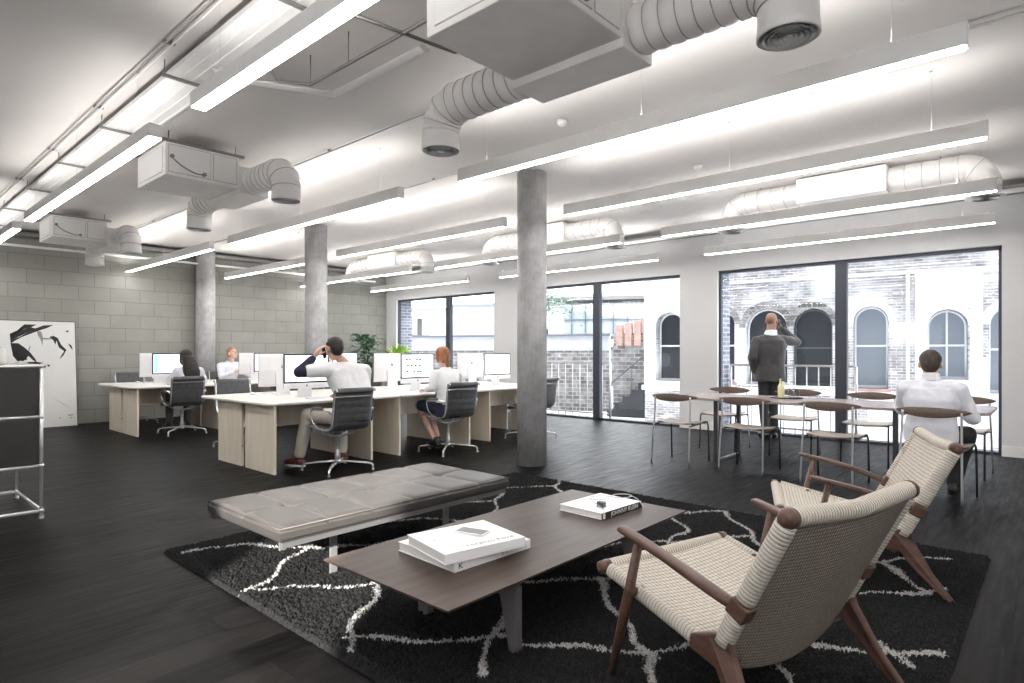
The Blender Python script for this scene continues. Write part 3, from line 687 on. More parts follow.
# ------------------------------------------------------------------ coffee table
def coffee():
    x0, x1, y0, y1, zt = -2.41, -1.60, 1.445, 3.27, .35
    e = empty('coffee_table', ((x0 + x1) / 2, (y0 + y1) / 2, 0), 0, 'long low dark walnut coffee table with bent grey steel legs', 'table')
    hx, hy = (x1 - x0) / 2, (y1 - y0) / 2
    t = MB(); 
    ring = lambda ix, z: [(-hx + ix, -hy + ix, z), (hx - ix, -hy + ix, z), (hx - ix, hy - ix, z), (-hx + ix, hy - ix, z)]
    t.rings([ring(.03, zt - .024), ring(0, zt - .008), ring(0, zt)], smooth=False); t.build('table_top', 'walnut', e)
    for y in (-hy + .45, hy - .42):
        l = MB(); s = .045
        l.prism([(-hx + .12, RZ - .015), (-hx + .19, RZ - .015), (-hx + .20, .24), (-hx + .30, .295), (hx - .30, .295), (hx - .155, .24), (hx - .10, RZ - .015), (hx - .065, RZ - .015), (hx - .065, .29), (hx - .13, .326), (-hx + .17, .326), (-hx + .12, .29)], 'xz', y - .02, y + .02)
        l.build('leg_frame', 'grey_metal', e, bevel=.002)
coffee()
def book(loc, rz, w, l, h, label, cover='page', spine=None):
    """cover plates, page block, spine facing local +x"""
    e = empty('book', loc, rz, label, 'book', 'books on the coffee table')
    MB().box(-w / 2 + .004, w / 2 - .006, -l / 2 + .005, l / 2 - .005, .0035, h - .0035).build('pages', 'page_edge', e)
    MB().box(-w / 2, w / 2, -l / 2, l / 2, 0, .0035).build('back_cover', cover, e, bevel=.001)
    MB().box(-w / 2, w / 2, -l / 2, l / 2, h - .0035, h).build('front_cover', cover, e, bevel=.001)
    MB().box(w / 2 - .004, w / 2 + .001, -l / 2, l / 2, 0, h).build('spine', spine or cover, e, bevel=.001)
    return e
b = book((-2.045, 1.95, .35), R(-3), .40, .455, .042, 'white book at the bottom of the two-book stack, black mark on its spine')
text('spine_lettering', 'R H THORNE', .030, 'ink_grey', b, (.2015, .12, .021), (R(90), 0, R(90)), font_scale=.9)
text('spine_mark', 'K', .036, 'ink', b, (.2015, -.195, .021), (R(90), 0, R(90)), font_scale=1.1)
b = book((-1.985, 1.90, .392), R(-12), .34, .41, .044, 'white book on top of the stack, grey title on its cover, phone lying on it')
text('cover_lettering', 'Lorenzo Royal', .042, 'ink_grey', b, (.125, .05, .0443), (0, 0, R(90)))
text('cover_mark', 'a', .022, 'ink_grey', b, (-.02, -.15, .0443), (0, 0, R(90)))
b = book((-1.985, 2.98, .35), R(-3), .30, .385, .036, 'white book with black lettered spine at the far end of the table', spine='ink')
text('spine_lettering', 'JOHNNY KLEIN', .034, 'page', b, (.1515, .02, .018), (R(90), 0, R(90)), font_scale=1.12)
MB().box(.148, .1516, -.185, -.165, .003, .033).build('spine_band', 'page', b)
p = empty('smartphone', (-1.995, 1.95, .4365), R(15), 'smartphone with white rim lying on the top white book', 'phone')
MB().box(-.075, .075, -.036, .036, 0, .009).build('phone_body', 'alu_white', p, bevel=.003)
MB().box(-.068, .068, -.033, .033, .009, .0096).build('phone_screen', 'seat_grey', p)
c = empty('spectacles', (-1.95, 3.02, .388), R(60), 'thin wire spectacles lying open on the far book', 'glasses')
w = MB(); w.tube([(.06 * math.cos(a) - .065, .045 * math.sin(a), .03 + .0 * a) for a in [i * 2 * math.pi / 20 for i in range(20)]], .0022, 6, loop=True)
w.tube([(.06 * math.cos(a) + .075, .045 * math.sin(a), .03) for a in [i * 2 * math.pi / 20 for i in range(20)]], .0022, 6, loop=True); w.tube(bez((-.008, 0, .03), (.005, .012, .034), (.018, 0, .03), 5), .0022, 6); w.build('lens_rim', 'chrome_dull', c)
for s in (-1, 1): MB().tube(smooth_path([(s * .13, 0, .03), (s * .135, -.08, .024), (s * .12, -.17, .004)]), .002, 6).build('temple', 'chrome_dull', c)
c = tag(MB().box(-.022, .022, -.016, .016, 0, .03).build('small_box', 'dark_steel', bevel=.003, loc=(-1.93, 2.90, .386)), 'tiny dark square box on the far book beside the spectacles', 'box')

# ------------------------------------------------------------------ lounge chairs (cord seat and back, timber frame)
def lounge():
    e = empty('lounge_chair', (0, 0, 0)); W = .706
    xr, zr, xt, zt, zf = .55, .262, .807, .765, .386
    # seat: one cord slab, sagging
    def seat(u, v):
        x = -.005 + .57 * u; y = .0 + W * v; z = zf + (zr - zf) * (x / xr)
        z += -.028 * math.sin(math.pi * v) * (.35 + .65 * math.sin(math.pi * min(1, u * 1.1))) - .018 * max(0, 1 - u / .08) ** 2
        return (x, y, z)
    surf('seat', seat, 40, 40, .57, W, 'cord', e, .034)
    dx, dz = xt - xr, zt - zr; ln = math.hypot(dx, dz); tx, tz = dx / ln, dz / ln; nx_, nz_ = tz, -tx   # normal points backwards
    def back(u, v):
        s = -.05 + (ln + .05) * u; bow = .045 * math.sin(math.pi * v) * (1 - .75 * u)
        dip = -.035 * math.sin(math.pi * v) * (1 - u)
        return (xr + tx * (s + dip) + nx_ * (bow + .004), .01 + (W - .02) * v, zr + tz * (s + dip) + nz_ * (bow + .004))
    surf('backrest', back, 44, 44, ln + .05, W, 'cord', e, .036, both='cord_shaded')
    # wrapped side rails of seat and back
    for y in (0, W):
        wrapped('seat_side_cord', [(.03, y, zf - .004), (xr - .05, y, zr + .010)], .024, 'cord_wrap', e, flat=(1.15, .8))
        k = .357
        P = lambda s: (xr + tx * s, y, zr + tz * s)
        wrapped('back_side_cord', [P(.05), P(ln * k - .032)], .030, 'cord_wrap', e, flat=(1.1, .85)); wrapped('back_side_cord', [P(ln * k + .032), P(ln - .02)], .030, 'cord_wrap', e, flat=(1.1, .85))
    wrapped('front_rail_cord', [(0, .02, zf), (0, W - .02, zf)], .026, 'cord_wrap', e)
    wrapped('top_rail_cord', [(xt, .012, zt), (xt + .01, W / 2, zt - .018), (xt, W - .012, zt)], .031, 'cord_wrap', e)
    for y, s in ((0, -1), (W, 1)):
        c = MB(); c.lathe([(.0, y + s * .028), (.014, y + s * .028), (.024, y + s * .024), (.032, y + s * .01), (.032, y - s * .012)], (xt, 0, zt), 24, 'y'); c.build('top_rail_cap', 'teak', e)
        c = MB(); c.lathe([(.0, y + s * .03), (.012, y + s * .03), (.026, y + s * .022), (.028, y - s * .015)], (0, 0, zf), 20, 'y'); c.build('front_rail_cap', 'teak', e)
        # rear leg, wide where seat and back meet
        q = [(xr - .10, zr + .035), (xr - .02, zr + .07), (xr + .055, zr + .095), (xr + .072, zr + .03), (.70, .14), (.80, .0), (.765, .0), (.635, .13), (xr + .01, zr - .035), (xr - .10, zr - .012)]
        l = MB(); l.prism(q, 'xz', -.016, .016, Matrix.Translation((0, y + s * .006, 0)) @ Matrix.Rotation(s * R(7), 4, 'X') if False else Matrix.Translation((0, y + s * .004, 0)) @ Matrix.Shear('XZ', 4, (0, 0)))
        l.v = [(vx, vy + s * .05 * max(0, (zr - vz) / zr), vz) for vx, vy, vz in l.v]
        l.build('rear_leg', 'teak', e, bevel=.009, seg=3)
        # front leg, leaning, bracketed to the seat rail
        f = MB(); f.tube([(.10, y + s * .06, 0), (.17, y + s * .05, .28), (.235, y + s * .042, .555)], [.014, .021, .017], 14, flat=(1.1, .85)); f.build('front_leg', 'teak', e)
        b_ = MB(); b_.tube([(.19, y + s * .045, .352), (.19, y - s * .02, .352)], .016, 10); b_.build('rail_dowel', 'teak', e)
        # band that carries the arm
        kx, kz = xr + tx * ln * k, zr + tz * ln * k
        o_ = MB(); Mx = Matrix.Translation((kx, y, kz)) @ Matrix.Rotation(math.atan2(tx, tz), 4, 'Y'); o_.box(-.034, .036, -.028, .028, -.03, .03, Mx); o_.build('arm_band', 'teak', e, bevel=.007)
        pts = smooth_path([(.145, y + s * .045, .583), (.20, y + s * .045, .572), (.36, y + s * .044, .538), (.50, y + s * .036, .498), (.585, y + s * .018, .465), (kx - .015, y + s * .006, kz + .006)], 6)
        n = len(pts); ar = MB(); rings = []
        for i, p in enumerate(pts):
            t = i / (n - 1); hw = .025 - .003 * t - (.008 * max(0, (t - .75) / .25)); hh = .011 + .007 * t
            if i == 0: hw *= .9; hh *= .85
            rings.append([(p[0] + 0 * a, p[1] + hw * math.copysign(abs(math.cos(a)) ** .6, math.cos(a)), p[2] + hh * math.copysign(abs(math.sin(a)) ** .6, math.sin(a))) for a in [2 * math.pi * j / 16 for j in range(16)]])
        ar.rings(rings); ar.build('armrest', 'teak', e)
    MB().tube([(xr + .01, .0, zr - .03), (xr + .01, W, zr - .03)], .016, 10).build('rear_rail', 'teak', e)
    return e
lc = lounge(); tag(lc, 'nearest woven cord lounge chair with timber arms, its back to the camera', 'chair', 'woven cord lounge chairs')
lc.location = (-1.37, 2.085, RZ * .4); lc.rotation_euler.z = R(74.45 - 90)
l2 = copy_tree(lc); l2['label'] = 'second woven cord lounge chair beyond the nearest one, by the seated man'
l2.location = (-1.15, 3.48, RZ * .4); l2.rotation_euler.z = R(110.86 - 90)

# ------------------------------------------------------------------ steel-tube storage cabinet, left edge
def cabinet():
    e = empty('steel_tube_cabinet', (-6.19, .30, 0), 0, 'anthracite metal cabinet with chrome tube frame at the left edge', 'cabinet')
    hx, y0, y1 = .46, -.76, .76; zs = [.06, .40, .77, 1.15]; r = .0135
    fr = MB(); 
    for x in (-hx, hx):
        for y in (y0, y1): fr.cyl((x, y, .0), (x, y, zs[3]), r, 12); fr.lathe([(.018, 0), (.018, .02)], (x, y, 0), 10)
        for z in zs: fr.cyl((x, y0, z), (x, y1, z), r, 12)
    for z in zs:
        for y in (y0, y1): fr.cyl((-hx, y, z), (hx, y, z), r, 12)
        for x in (-hx, hx):
            for y in (y0, y1): fr.ell((x, y, z), (.02, .02, .02), seg=12, rg=8)
    fr.build('tube_frame', 'chrome', e)
    MB().box(-hx, hx, y0, y1, zs[3] - .004, zs[3] + .014).build('cabinet_top', 'cabinet', e, bevel=.003)
    for i in (1, 2):
        for x, n in ((hx, 'drawer_front'), (-hx, 'back_panel')):
            MB().box(x - .006, x + .006, y0 + .016, y1 - .016, zs[i] + .015, zs[i + 1] - .015).build(n, 'cabinet', e, bevel=.003)
        for y in (y0, y1): MB().box(-hx + .016, hx - .016, y - .006, y + .006, zs[i] + .015, zs[i + 1] - .015).build('side_panel', 'cabinet', e, bevel=.003)
        if i == 1: MB().box(-hx + .01, hx - .01, y0 + .01, y1 - .01, zs[i] - .002, zs[i] + .004).build('shelf', 'cabinet', e)
cabinet()
e = empty('picture_frame', (-6.16, .745, 1.168), R(4), 'white framed olive picture standing on the cabinet', 'picture frame')
MB().box(-.012, .012, -.13, .13, 0, .235).build('frame', 'canvas', e, bevel=.004); MB().box(.012, .014, -.10, .10, .075, .205).build('picture', 'olive', e)
for i, (x, y, h) in enumerate(((-5.98, .855, .12), (-6.0, .76, .135))):
    e = empty('candle', (x, y, 1.165), 0, ['short cream pillar candle, right one in front of the olive picture', 'cream pillar candle, left one in front of the olive picture'][i], 'candle')
    MB().lathe([(.034, 0), (.036, .005), (.036, h - .004), (.033, h), (.012, h - .003)], seg=20).build('wax', 'cream', e); MB().cyl((0, 0, h - .004), (0, 0, h + .01), .0015, 6).build('wick', 'ink', e)

# ------------------------------------------------------------------ ink painting leaning on the block wall
def painting():
    e = empty('ink_painting', (-12.42, 2.0, 0), 0, 'large black and white abstract ink painting leaning on the grey block wall', 'painting')
    e.rotation_euler = (0, R(-6), 0)
    MB().box(-.018, .018, -.82, .80, .0, 1.78).build('frame', 'dark_steel', e); MB().box(.018, .022, -.808, .788, .012, 1.768).build('canvas', 'canvas', e)
    def c(px, py): return (-.2 + px / 850 * .99 + .0, 1.753 - (py - 130) * .001436)
    S = [[(100, 270), (180, 230), (260, 160), (400, 158), (340, 190), (250, 215), (200, 270), (150, 300), (130, 320), (105, 345)],
         [(105, 345), (200, 305), (300, 250), (390, 200), (480, 165), (590, 158), (520, 195), (430, 225), (330, 265), (230, 305), (150, 350), (110, 380)],
         [(105, 375), (190, 375), (260, 425), (320, 480), (380, 560), (390, 590), (350, 570), (300, 520), (240, 455), (210, 450), (290, 560), (180, 580), (130, 520)],
         [(540, 300), (590, 285), (640, 310), (680, 390), (740, 450), (700, 520), (655, 560), (670, 530), (712, 465), (650, 420), (625, 340), (610, 390), (590, 340)],
         [(760, 370), (800, 395), (820, 450), (795, 430)], [(735, 225), (780, 218), (765, 240), (745, 238)], [(280, 590), (380, 585), (460, 600), (440, 625), (300, 612)],
         [(455, 310), (560, 315), (560, 328), (470, 330)], [(300, 450), (310, 415), (330, 405), (318, 430), (312, 470)], [(500, 620), (545, 625), (530, 650)], [(455, 620), (500, 640), (480, 665)]]
    S += [[(100, 270), (200, 235), (330, 190), (390, 205), (300, 250), (200, 300), (105, 350)], [(125, 380), (190, 378), (270, 440), (300, 520), (240, 580), (160, 560), (128, 480)], [(400, 225), (450, 240), (470, 310), (460, 400), (440, 330), (410, 280)]]
    # the lower part, seen right of the cabinet
    S += [[(640, 1238), (652, 1238), (652, 1250), (640, 1250)], [(560, 1000), (700, 1090), (780, 1140), (700, 1094)], [(740, 1215), (800, 1212), (800, 1220), (742, 1222)], [(750, 1250), (790, 1245), (785, 1255)]]
    for k, s in enumerate(S):
        q = [c(*p) for p in s]; mb = MB(); mb.prism(q, 'yz', .0221, .0232); mb.build('ink_shape', 'ink' if k not in (7, 8, 13) else 'ink_grey', e)
painting()

# ------------------------------------------------------------------ desks
def desk(X, Y, label, endcap=0):
    """double bench desk, origin on floor at the seam; bay 1.57 m along Y, two workplaces back to back"""
    e = empty('bench_desk', (X, Y, 0), 0, label, 'desk', 'double bench desks')
    a, b = -.92, .845; t = MB()
    y0, y1 = -.785, .785
    if endcap == -1:
        y0 = -.86; rr = .12
        poly = [(a, y1), (a, y0 + rr)] + [(a + rr - rr * math.cos(q), y0 + rr - rr * math.sin(q)) for q in [i * math.pi / 16 for i in range(1, 8)]] + [(a + rr, y0), (b - rr, y0)] + [(b - rr + rr * math.sin(q), y0 + rr - rr * math.cos(q)) for q in [i * math.pi / 16 for i in range(1, 8)]] + [(b, y0 + rr), (b, y1)]
    else:
        if endcap == 1: y1 = .70
        poly = [(a, y1), (a, y0), (b, y0), (b, y1)]
    t.prism(poly, 'xy', .708, .735); t.build('worktop', 'desk_top', e, bevel=.008)
    for sx in (-1, 1):
        x0, x1 = (.145, .795) if sx == 1 else (-.545, .055)
        for yy in (-.775, .40): MB().box(x0, x1, yy, yy + .028, .0, .708).build('side_panel', 'desk_wood', e, bevel=.002)
        m = MB().box((x0 + .12) if sx < 0 else x0 + .1, (x0 + .14) if sx < 0 else x0 + .12, -.747, .40, .43, .70); m.build('modesty_panel', 'desk_wood', e)
    MB().box(.06, .14, -.74, .40, .60, .64).build('cable_channel', 'grey_metal', e)
    MB().tube([(.16, -.76, .22), (.04, -.76, .22)], .008, 8).build('connector', 'chrome', e)
    return e
def iMac():
    """all-in-one computer; screen faces +x, origin on desk under the stand"""
    e = empty('desktop_computer', (0, 0, 0)); w, z0, z1, ch = .285, .105, .50, .062
    s = MB(); prof = []
    for z, d in ((z0, .012), (z0 + .03, .022), ((z0 + z1) / 2, .034), (z1 - .04, .022), (z1, .008)):
        prof.append([(.0, -w, z), (.0, w, z), (-d * .6, w, z), (-d, w * .5, z), (-d, -w * .5, z), (-d * .6, -w, z)])
    s.rings(prof, smooth=False); s.build('shell', 'alu_white', e, bevel=.002)
    MB().box(0, .004, -w, w, z0 + ch, z1).build('bezel', 'bezel', e); MB().box(0, .004, -w, w, z0, z0 + ch).build('chin', 'alu_white', e)
    MB().box(.004, .0048, -w + .018, w - .018, z0 + ch + .018, z1 - .018).build('display', 'screen', e)
    st = MB(); st.prism([(.06, 0), (-.11, 0), (-.11, .006), (-.06, .008), (-.035, .28), (-.028, .30), (-.02, .28), (-.048, .008), (.06, .006)], 'xz', -.085, .085); st.build('stand', 'alu_white', e, bevel=.001)
    m = MB(); m.ell((-.0352, 0, .34), (.0015, .016, .018)); m.ell((-.0352, .006, .364), (.0012, .004, .006)); m.build('back_mark', 'grey_metal', e)
    m = MB(); m.ell((.0042, 0, z0 + ch / 2), (.0012, .012, .013)); m.build('chin_mark', 'grey_metal', e)
    return e
def keyboard_set():
    e = empty('keyboard', (0, 0, 0)); MB().prism([(-.06, 0), (.06, 0), (.06, .006), (-.06, .014)], 'xz', -.14, .14).build('keyboard_body', 'alu_white', e, bevel=.002)
    k = MB()
    for i in range(5):
        for j in range(14): k.box(-.05 + i * .021, -.033 + i * .021, -.133 + j * .019, -.117 + j * .019, .0125 - i * .0012, .0155 - i * .0012)
    tag(k.build('keys', 'page', e)); return e
def office_chair():
    """aluminium-framed low-back swivel chair, faces +y"""
    e = empty('office_chair', (0, 0, 0))
    ctrl = [(.255, .415), (.25, .455), (.20, .475), (.06, .465), (-.10, .448), (-.19, .455), (-.245, .50), (-.27, .58), (-.285, .70), (-.305, .82), (-.318, .868), (-.345, .872), (-.352, .848)]
    pts = smooth_path([(0, y, z) for y, z in ctrl], 10); n = len(pts); acc = 0; rings = []
    for i, p in enumerate(pts):
        if i: acc += (p - pts[i - 1]).length
        t = (pts[min(i + 1, n - 1)] - pts[max(i - 1, 0)]).normalized(); nn = Vector((0, -t.z, t.y))
        th = .009 + .005 * abs(math.sin(math.pi * acc / .075)) ** .5; hw = .215
        rings.append([Vector((sx * hw * k, p.y, p.z)) + nn * th * s * (1 if k > .97 else 1.15) * (.35 if k > .97 else 1) for sx, k, s in ((-1, 1, 1), (-1, .93, 1), (1, .93, 1), (1, 1, 1), (1, 1, -1), (1, .93, -1), (-1, .93, -1), (-1, 1, -1))])
    MB().rings(rings, smooth=True).build('sling_seat', 'leather_black', e)
    side = [p for p in pts[::3]]
    for s in (-1, 1): MB().tube([(s * .225, p.y, p.z) for p in side], .011, 8, flat=(.8, 1.2)).build('side_rail', 'chrome', e)
    MB().tube([(-.225, -.312, .80), (.225, -.312, .80)], .008, 8).build('back_spreader', 'chrome', e)
    sp = MB(); sp.tube(smooth_path([(-.225, -.10, .445), (-.12, -.06, .385), (0, -.04, .37), (.12, -.06, .385), (.225, -.10, .445)]), .011, 8); sp.tube(smooth_path([(-.225, .12, .455), (-.10, .04, .385), (0, .02, .37), (.10, .04, .385), (.225, .12, .455)]), .011, 8)
    sp.build('underframe', 'chrome', e)
    for s in (-1, 1):
        a = MB(); a.tube(smooth_path([(s * .232, -.268, .63), (s * .262, -.255, .665), (s * .272, -.15, .668), (s * .274, .02, .66), (s * .27, .075, .62), (s * .26, .05, .53), (s * .24, -.02, .46), (s * .228, -.05, .45)], 5), .011, 8, flat=(.7, 1.5)); a.build('armrest', 'chrome', e)
        a = MB(); a.tube([(s * .274, -.17, .678), (s * .275, .03, .672)], .014, 8, flat=(.8, 1.3)); a.build('arm_pad', 'leather_black', e)
    c = MB(); c.lathe([(.032, .10), (.03, .17), (.022, .18), (.022, .34), (.05, .36), (.05, .375)], seg=20); c.build('column', 'chrome_dull', e)
    MB().lathe([(.04, .075), (.042, .10), (.035, .115)], seg=20).build('hub', 'chrome', e)
    for k in range(4):
        a = math.pi / 4 + k * math.pi / 2; cx, sx = math.cos(a), math.sin(a)
        l = MB(); l.tube([(cx * .03, sx * .03, .10), (cx * .2, sx * .2, .088), (cx * .345, sx * .345, .072), (cx * .372, sx * .372, .055)], [.019, .015, .012, .011], 10, flat=(1.2, .8))
        l.tube([(cx * .368, sx * .368, .064), (cx * .372, sx * .372, .012)], .011, 10); l.lathe([(.016, 0), (.016, .012), (.011, .016)], (cx * .372, sx * .372, 0), 12); l.build('leg', 'chrome', e)
    return e
bays = [('first', 3.79), ('second', 5.37), ('third', 6.94)]
DX = {'near': -6.765, 'far': -10.945}
where = {'near': 'front desk row', 'far': 'back desk row'}
bw = {0: 'left end', 1: 'middle', 2: 'window end'}
mac0 = kb0 = ch0 = None
mac_lab = {}
for row in ('near', 'far'):
    for i, (nm, yc) in enumerate(bays):
        desk(DX[row], yc, f'pale wood double desk at the {bw[i]} of the {where[row]}', -1 if i == 0 else (1 if i == 2 else 0))
        for side in (1, -1):
            sd_ = {1: 'with screen to the room', -1: 'with screen to the block wall'}[side]; sk = {1: 'on the room side', -1: 'on the block wall side'}[side]
            yy = {0: 3.66, 1: 5.29, 2: 6.86}[i]
            o = iMac() if mac0 is None else copy_tree(mac0); mac0 = mac0 or o
            o.location = (DX[row] + side * .30, yy, .735); o.rotation_euler.z = 0 if side == 1 else math.pi
            tag(o, f'white computer {sd_}, {bw[i]} of {where[row]}', 'computer', 'desktop computers on the desks')
            o = keyboard_set() if kb0 is None else copy_tree(kb0); kb0 = kb0 or o
            o.location = (DX[row] + side * .58, yy, .735); o.rotation_euler.z = 0 if side == 1 else math.pi
            tag(o, f'pale keyboard {sk}, {bw[i]} of {where[row]}', 'keyboard', 'keyboards on the desks')
            ms = MB().ell((0, 0, .008), (.05, .03, .018), seg=14, rg=8).build('computer_mouse', 'page', loc=(DX[row] + side * .58, yy + side * .22, .735 + .002))
            tag(ms, f'white mouse {sk}, {bw[i]} of {where[row]}', 'mouse', 'computer mice')
chairs = [(-5.73, 3.60, 90, 'black ribbed office chair carrying the man on the phone'), (-5.75, 5.19, 84, 'black ribbed office chair carrying the ginger-haired woman'),
          (-5.76, 6.82, 90, 'black ribbed office chair half hidden behind the nearest column'), (-10.10, 3.62, 86, 'black ribbed office chair carrying the long-haired woman'),
          (-10.02, 5.3, 90, 'empty black office chair at the middle of the back row, camera side'), (-10.0, 6.85, 90, 'empty black office chair at the window end of the back row, camera side'),
          (-8.05, 3.62, -94, 'empty chair across from the man on the phone'), (-8.08, 5.25, -90, 'empty chair across from the ginger-haired woman'), (-8.02, 6.85, -90, 'empty chair at the window end between both desk rows'),
          (-12.12, 3.58, -90, 'empty chair against the block wall across from the long-haired woman'), (-11.98, 5.12, -90, 'office chair carrying the man who faces the camera'), (-12.0, 6.85, -90, 'empty chair near the tall green corner plant')]
for k, (x, y, a, lab) in enumerate(chairs):
    o = office_chair() if ch0 is None else copy_tree(ch0); ch0 = ch0 or o
    o.location = (x, y, 0); o.rotation_euler.z = R(a); tag(o, lab, 'chair', 'office chairs at the desks')
# what shows on the screens
def on_screen(x, y, kind):
    e = [o for o in bpy.data.objects if o.name.startswith('desktop_computer') and abs(o.location.x - x) < .06 and abs(o.location.y - y) < .1][0]
    if kind == 'stripe':
        MB().box(.0049, .0055, -.262, -.19, .19, .478).build('screen_sidebar', 'screen_blue', e)
    else:
        for r_, row in enumerate(((-.15, -.10, .02, .08), (-.13, -.07, .0, .07), (-.14, -.02, .04, .09))):
            for q in row: MB().box(.0049, .0055, q - .03 - .03, q + .01 - .03, .405 - r_ * .08, .43 - r_ * .08).build('screen_picture', 'ink', e)
on_screen(DX['far'] + .30, 3.66, 'stripe'); on_screen(DX['near'] + .30, 5.29, 'pics')

# ------------------------------------------------------------------ dining table and chairs
TY0, TY1 = 6.66, 7.56
e = empty('dining_table', (-2.0, (TY0 + TY1) / 2, 0), 0, 'long narrow brown dining table on dark steel legs in front of the right window', 'table')
hx, hy = 1.54, (TY1 - TY0) / 2; rr = .09
def rrect(hx, hy, r, n=6):
    o = []
    for cx, cy, a0 in ((hx - r, hy - r, 0), (-hx + r, hy - r, 90), (-hx + r, -hy + r, 180), (hx - r, -hy + r, 270)):
        o += [(cx + r * math.cos(R(a0 + 90 * i / n)), cy + r * math.sin(R(a0 + 90 * i / n))) for i in range(n + 1)]
    return o
t = MB(); t.prism(rrect(hx, hy, rr), 'xy', .702, .73); t.build('table_top', 'table_ply', e, bevel=.006)
for s in (-1, 1):
    x = -.95 if s < 0 else .82
    for y in (-.33, .33): MB().box(x - .022, x + .022, y - .022, y + .022, 0, .702).build('leg', 'dark_steel', e, bevel=.003)
    MB().tube([(x, -.31, .02), (x, .31, .02)], .012, 8).build('foot_bar', 'chrome_dull', e)
    MB().box(x - .02, x + .02, -.31, .31, .665, .70).build('cross_rail', 'dark_steel', e)
def dining_chair():
    """faces +y; lens-shaped bent wooden back on four steel-tube legs"""
    e = empty('dining_chair', (0, 0, 0)); r = .0095
    # backrest
    mb = MB(); n = 28; rings = []
    for i in range(n + 1):
        u = i / n * 2 - 1; x = u * .272; y = -.265 + .085 * u * u; h = .006 + .040 * (1 - abs(u) ** 2.0) ** .8; th = .009 * (1 - .5 * abs(u)); zc = .755 - .008 * (1 - u * u)
        rings.append([(x + 0, y + th * math.cos(a), zc + h * math.sin(a)) for a in [2 * math.pi * k / 14 for k in range(14)]])
    mb.rings(rings); mb.build('backrest', 'walnut_ply', e)
    def seat(u, v):
        a = 2 * u - 1; b = v; x = a * (.225 + .01 * b) * (1 - .06 * abs(2 * b - 1) ** 3); y = -.19 + .40 * b * (1 - .03 * a * a)
        return (x, y, .452 + .018 * a * a - .03 * max(0, b - .8) ** 1 * 1.6 - .008 * math.sin(math.pi * b))
    surf('seat', seat, 16, 16, .45, .4, 'seat_ply', e, .012)
    for s in (-1, 1):
        MB().tube(smooth_path([(s * .228, -.285, 0), (s * .222, -.262, .3), (s * .214, -.232, .60), (s * .212, -.225, .755)], 4), r, 8).build('rear_leg', 'chrome_dull', e)
        MB().tube([(s * .232, .215, 0), (s * .23, .195, .40)] + [tuple(p) for p in bez((s * .23, .195, .40), (s * .229, .188, .462), (s * .226, .13, .464), 5)[1:]] + [(s * .222, -.05, .446), (s * .218, -.245, .436)], r, 8).build('front_leg', 'dark_steel', e)
    MB().tube([(-.222, -.05, .440), (.222, -.05, .440)], .008, 8).build('seat_rail', 'dark_steel', e)
    MB().tube([(-.225, .14, .444), (.225, .14, .444)], .008, 8).build('seat_rail', 'dark_steel', e)
    return e
dc = None
dl = [(-3.25, 6.53, 0, 'at the left end of the near side'), (-2.47, 6.55, 0, 'second from the left on the near side'), (-1.63, 6.50, -3, 'third from the left on the near side'), (-.80, 6.44, -6, 'holding the seated man'),
      (-3.28, 7.78, 180, 'at the left end of the window side'), (-2.42, 7.82, 184, 'on the window side behind the bottles'), (-1.62, 7.80, 180, 'third from the left on the window side'), (-.78, 7.76, 176, 'at the right end of the window side')]
for x, y, a, lab in dl:
    o = dining_chair() if dc is None else copy_tree(dc); dc = dc or o
    o.location = (x, y, 0); o.rotation_euler.z = R(a); tag(o, 'walnut and steel dining chair ' + lab, 'chair', 'dining chairs round the long table')
e = empty('serving_tray', (-2.33, 7.25, .73), 0, 'dark oval tray on the dining table under the bottles', 'tray')
t = MB(); t.lathe([(.0, 0), (.17, 0), (.19, .014), (.183, .014), (.168, .004), (0, .004)], seg=32); t.v = [(x, y * .7, z) for x, y, z in t.v]; t.build('tray_body', 'tray', e)
for i, (x, y, h, m_, lab) in enumerate(((-2.40, 7.27, .215, 'bottle_glass', 'tall pale yellow oil bottle on the tray, left one'), (-2.36, 7.20, .19, 'bottle_glass', 'pale yellow oil bottle on the tray, right one'))):
    b = empty('oil_bottle', (x, y, .735), 0, lab, 'bottle', 'bottles on the tray')
    MB().lathe([(.0, 0), (.026, 0), (.028, .01), (.028, h * .6), (.012, h * .74), (.011, h - .015), (.013, h - .01), (.013, h)], seg=18).build('glass_body', m_, b)
    MB().lathe([(.006, h), (.005, h + .03), (.003, h + .05)], seg=10).build('pourer', 'dark_steel', b)
for i, (x, y, lab) in enumerate(((-2.27, 7.22, 'clear drinking glass on the tray, beside the bottles'), (-2.24, 7.31, 'clear drinking glass on the tray, farther one'))):
    b = tag(MB().lathe([(.0, .003), (.03, .003), (.034, .11), (.036, .11), (.032, 0), (0, 0)], seg=20).build('drinking_glass', 'tumbler', loc=(x, y, .735)), lab, 'glass', 'glasses on the tray')

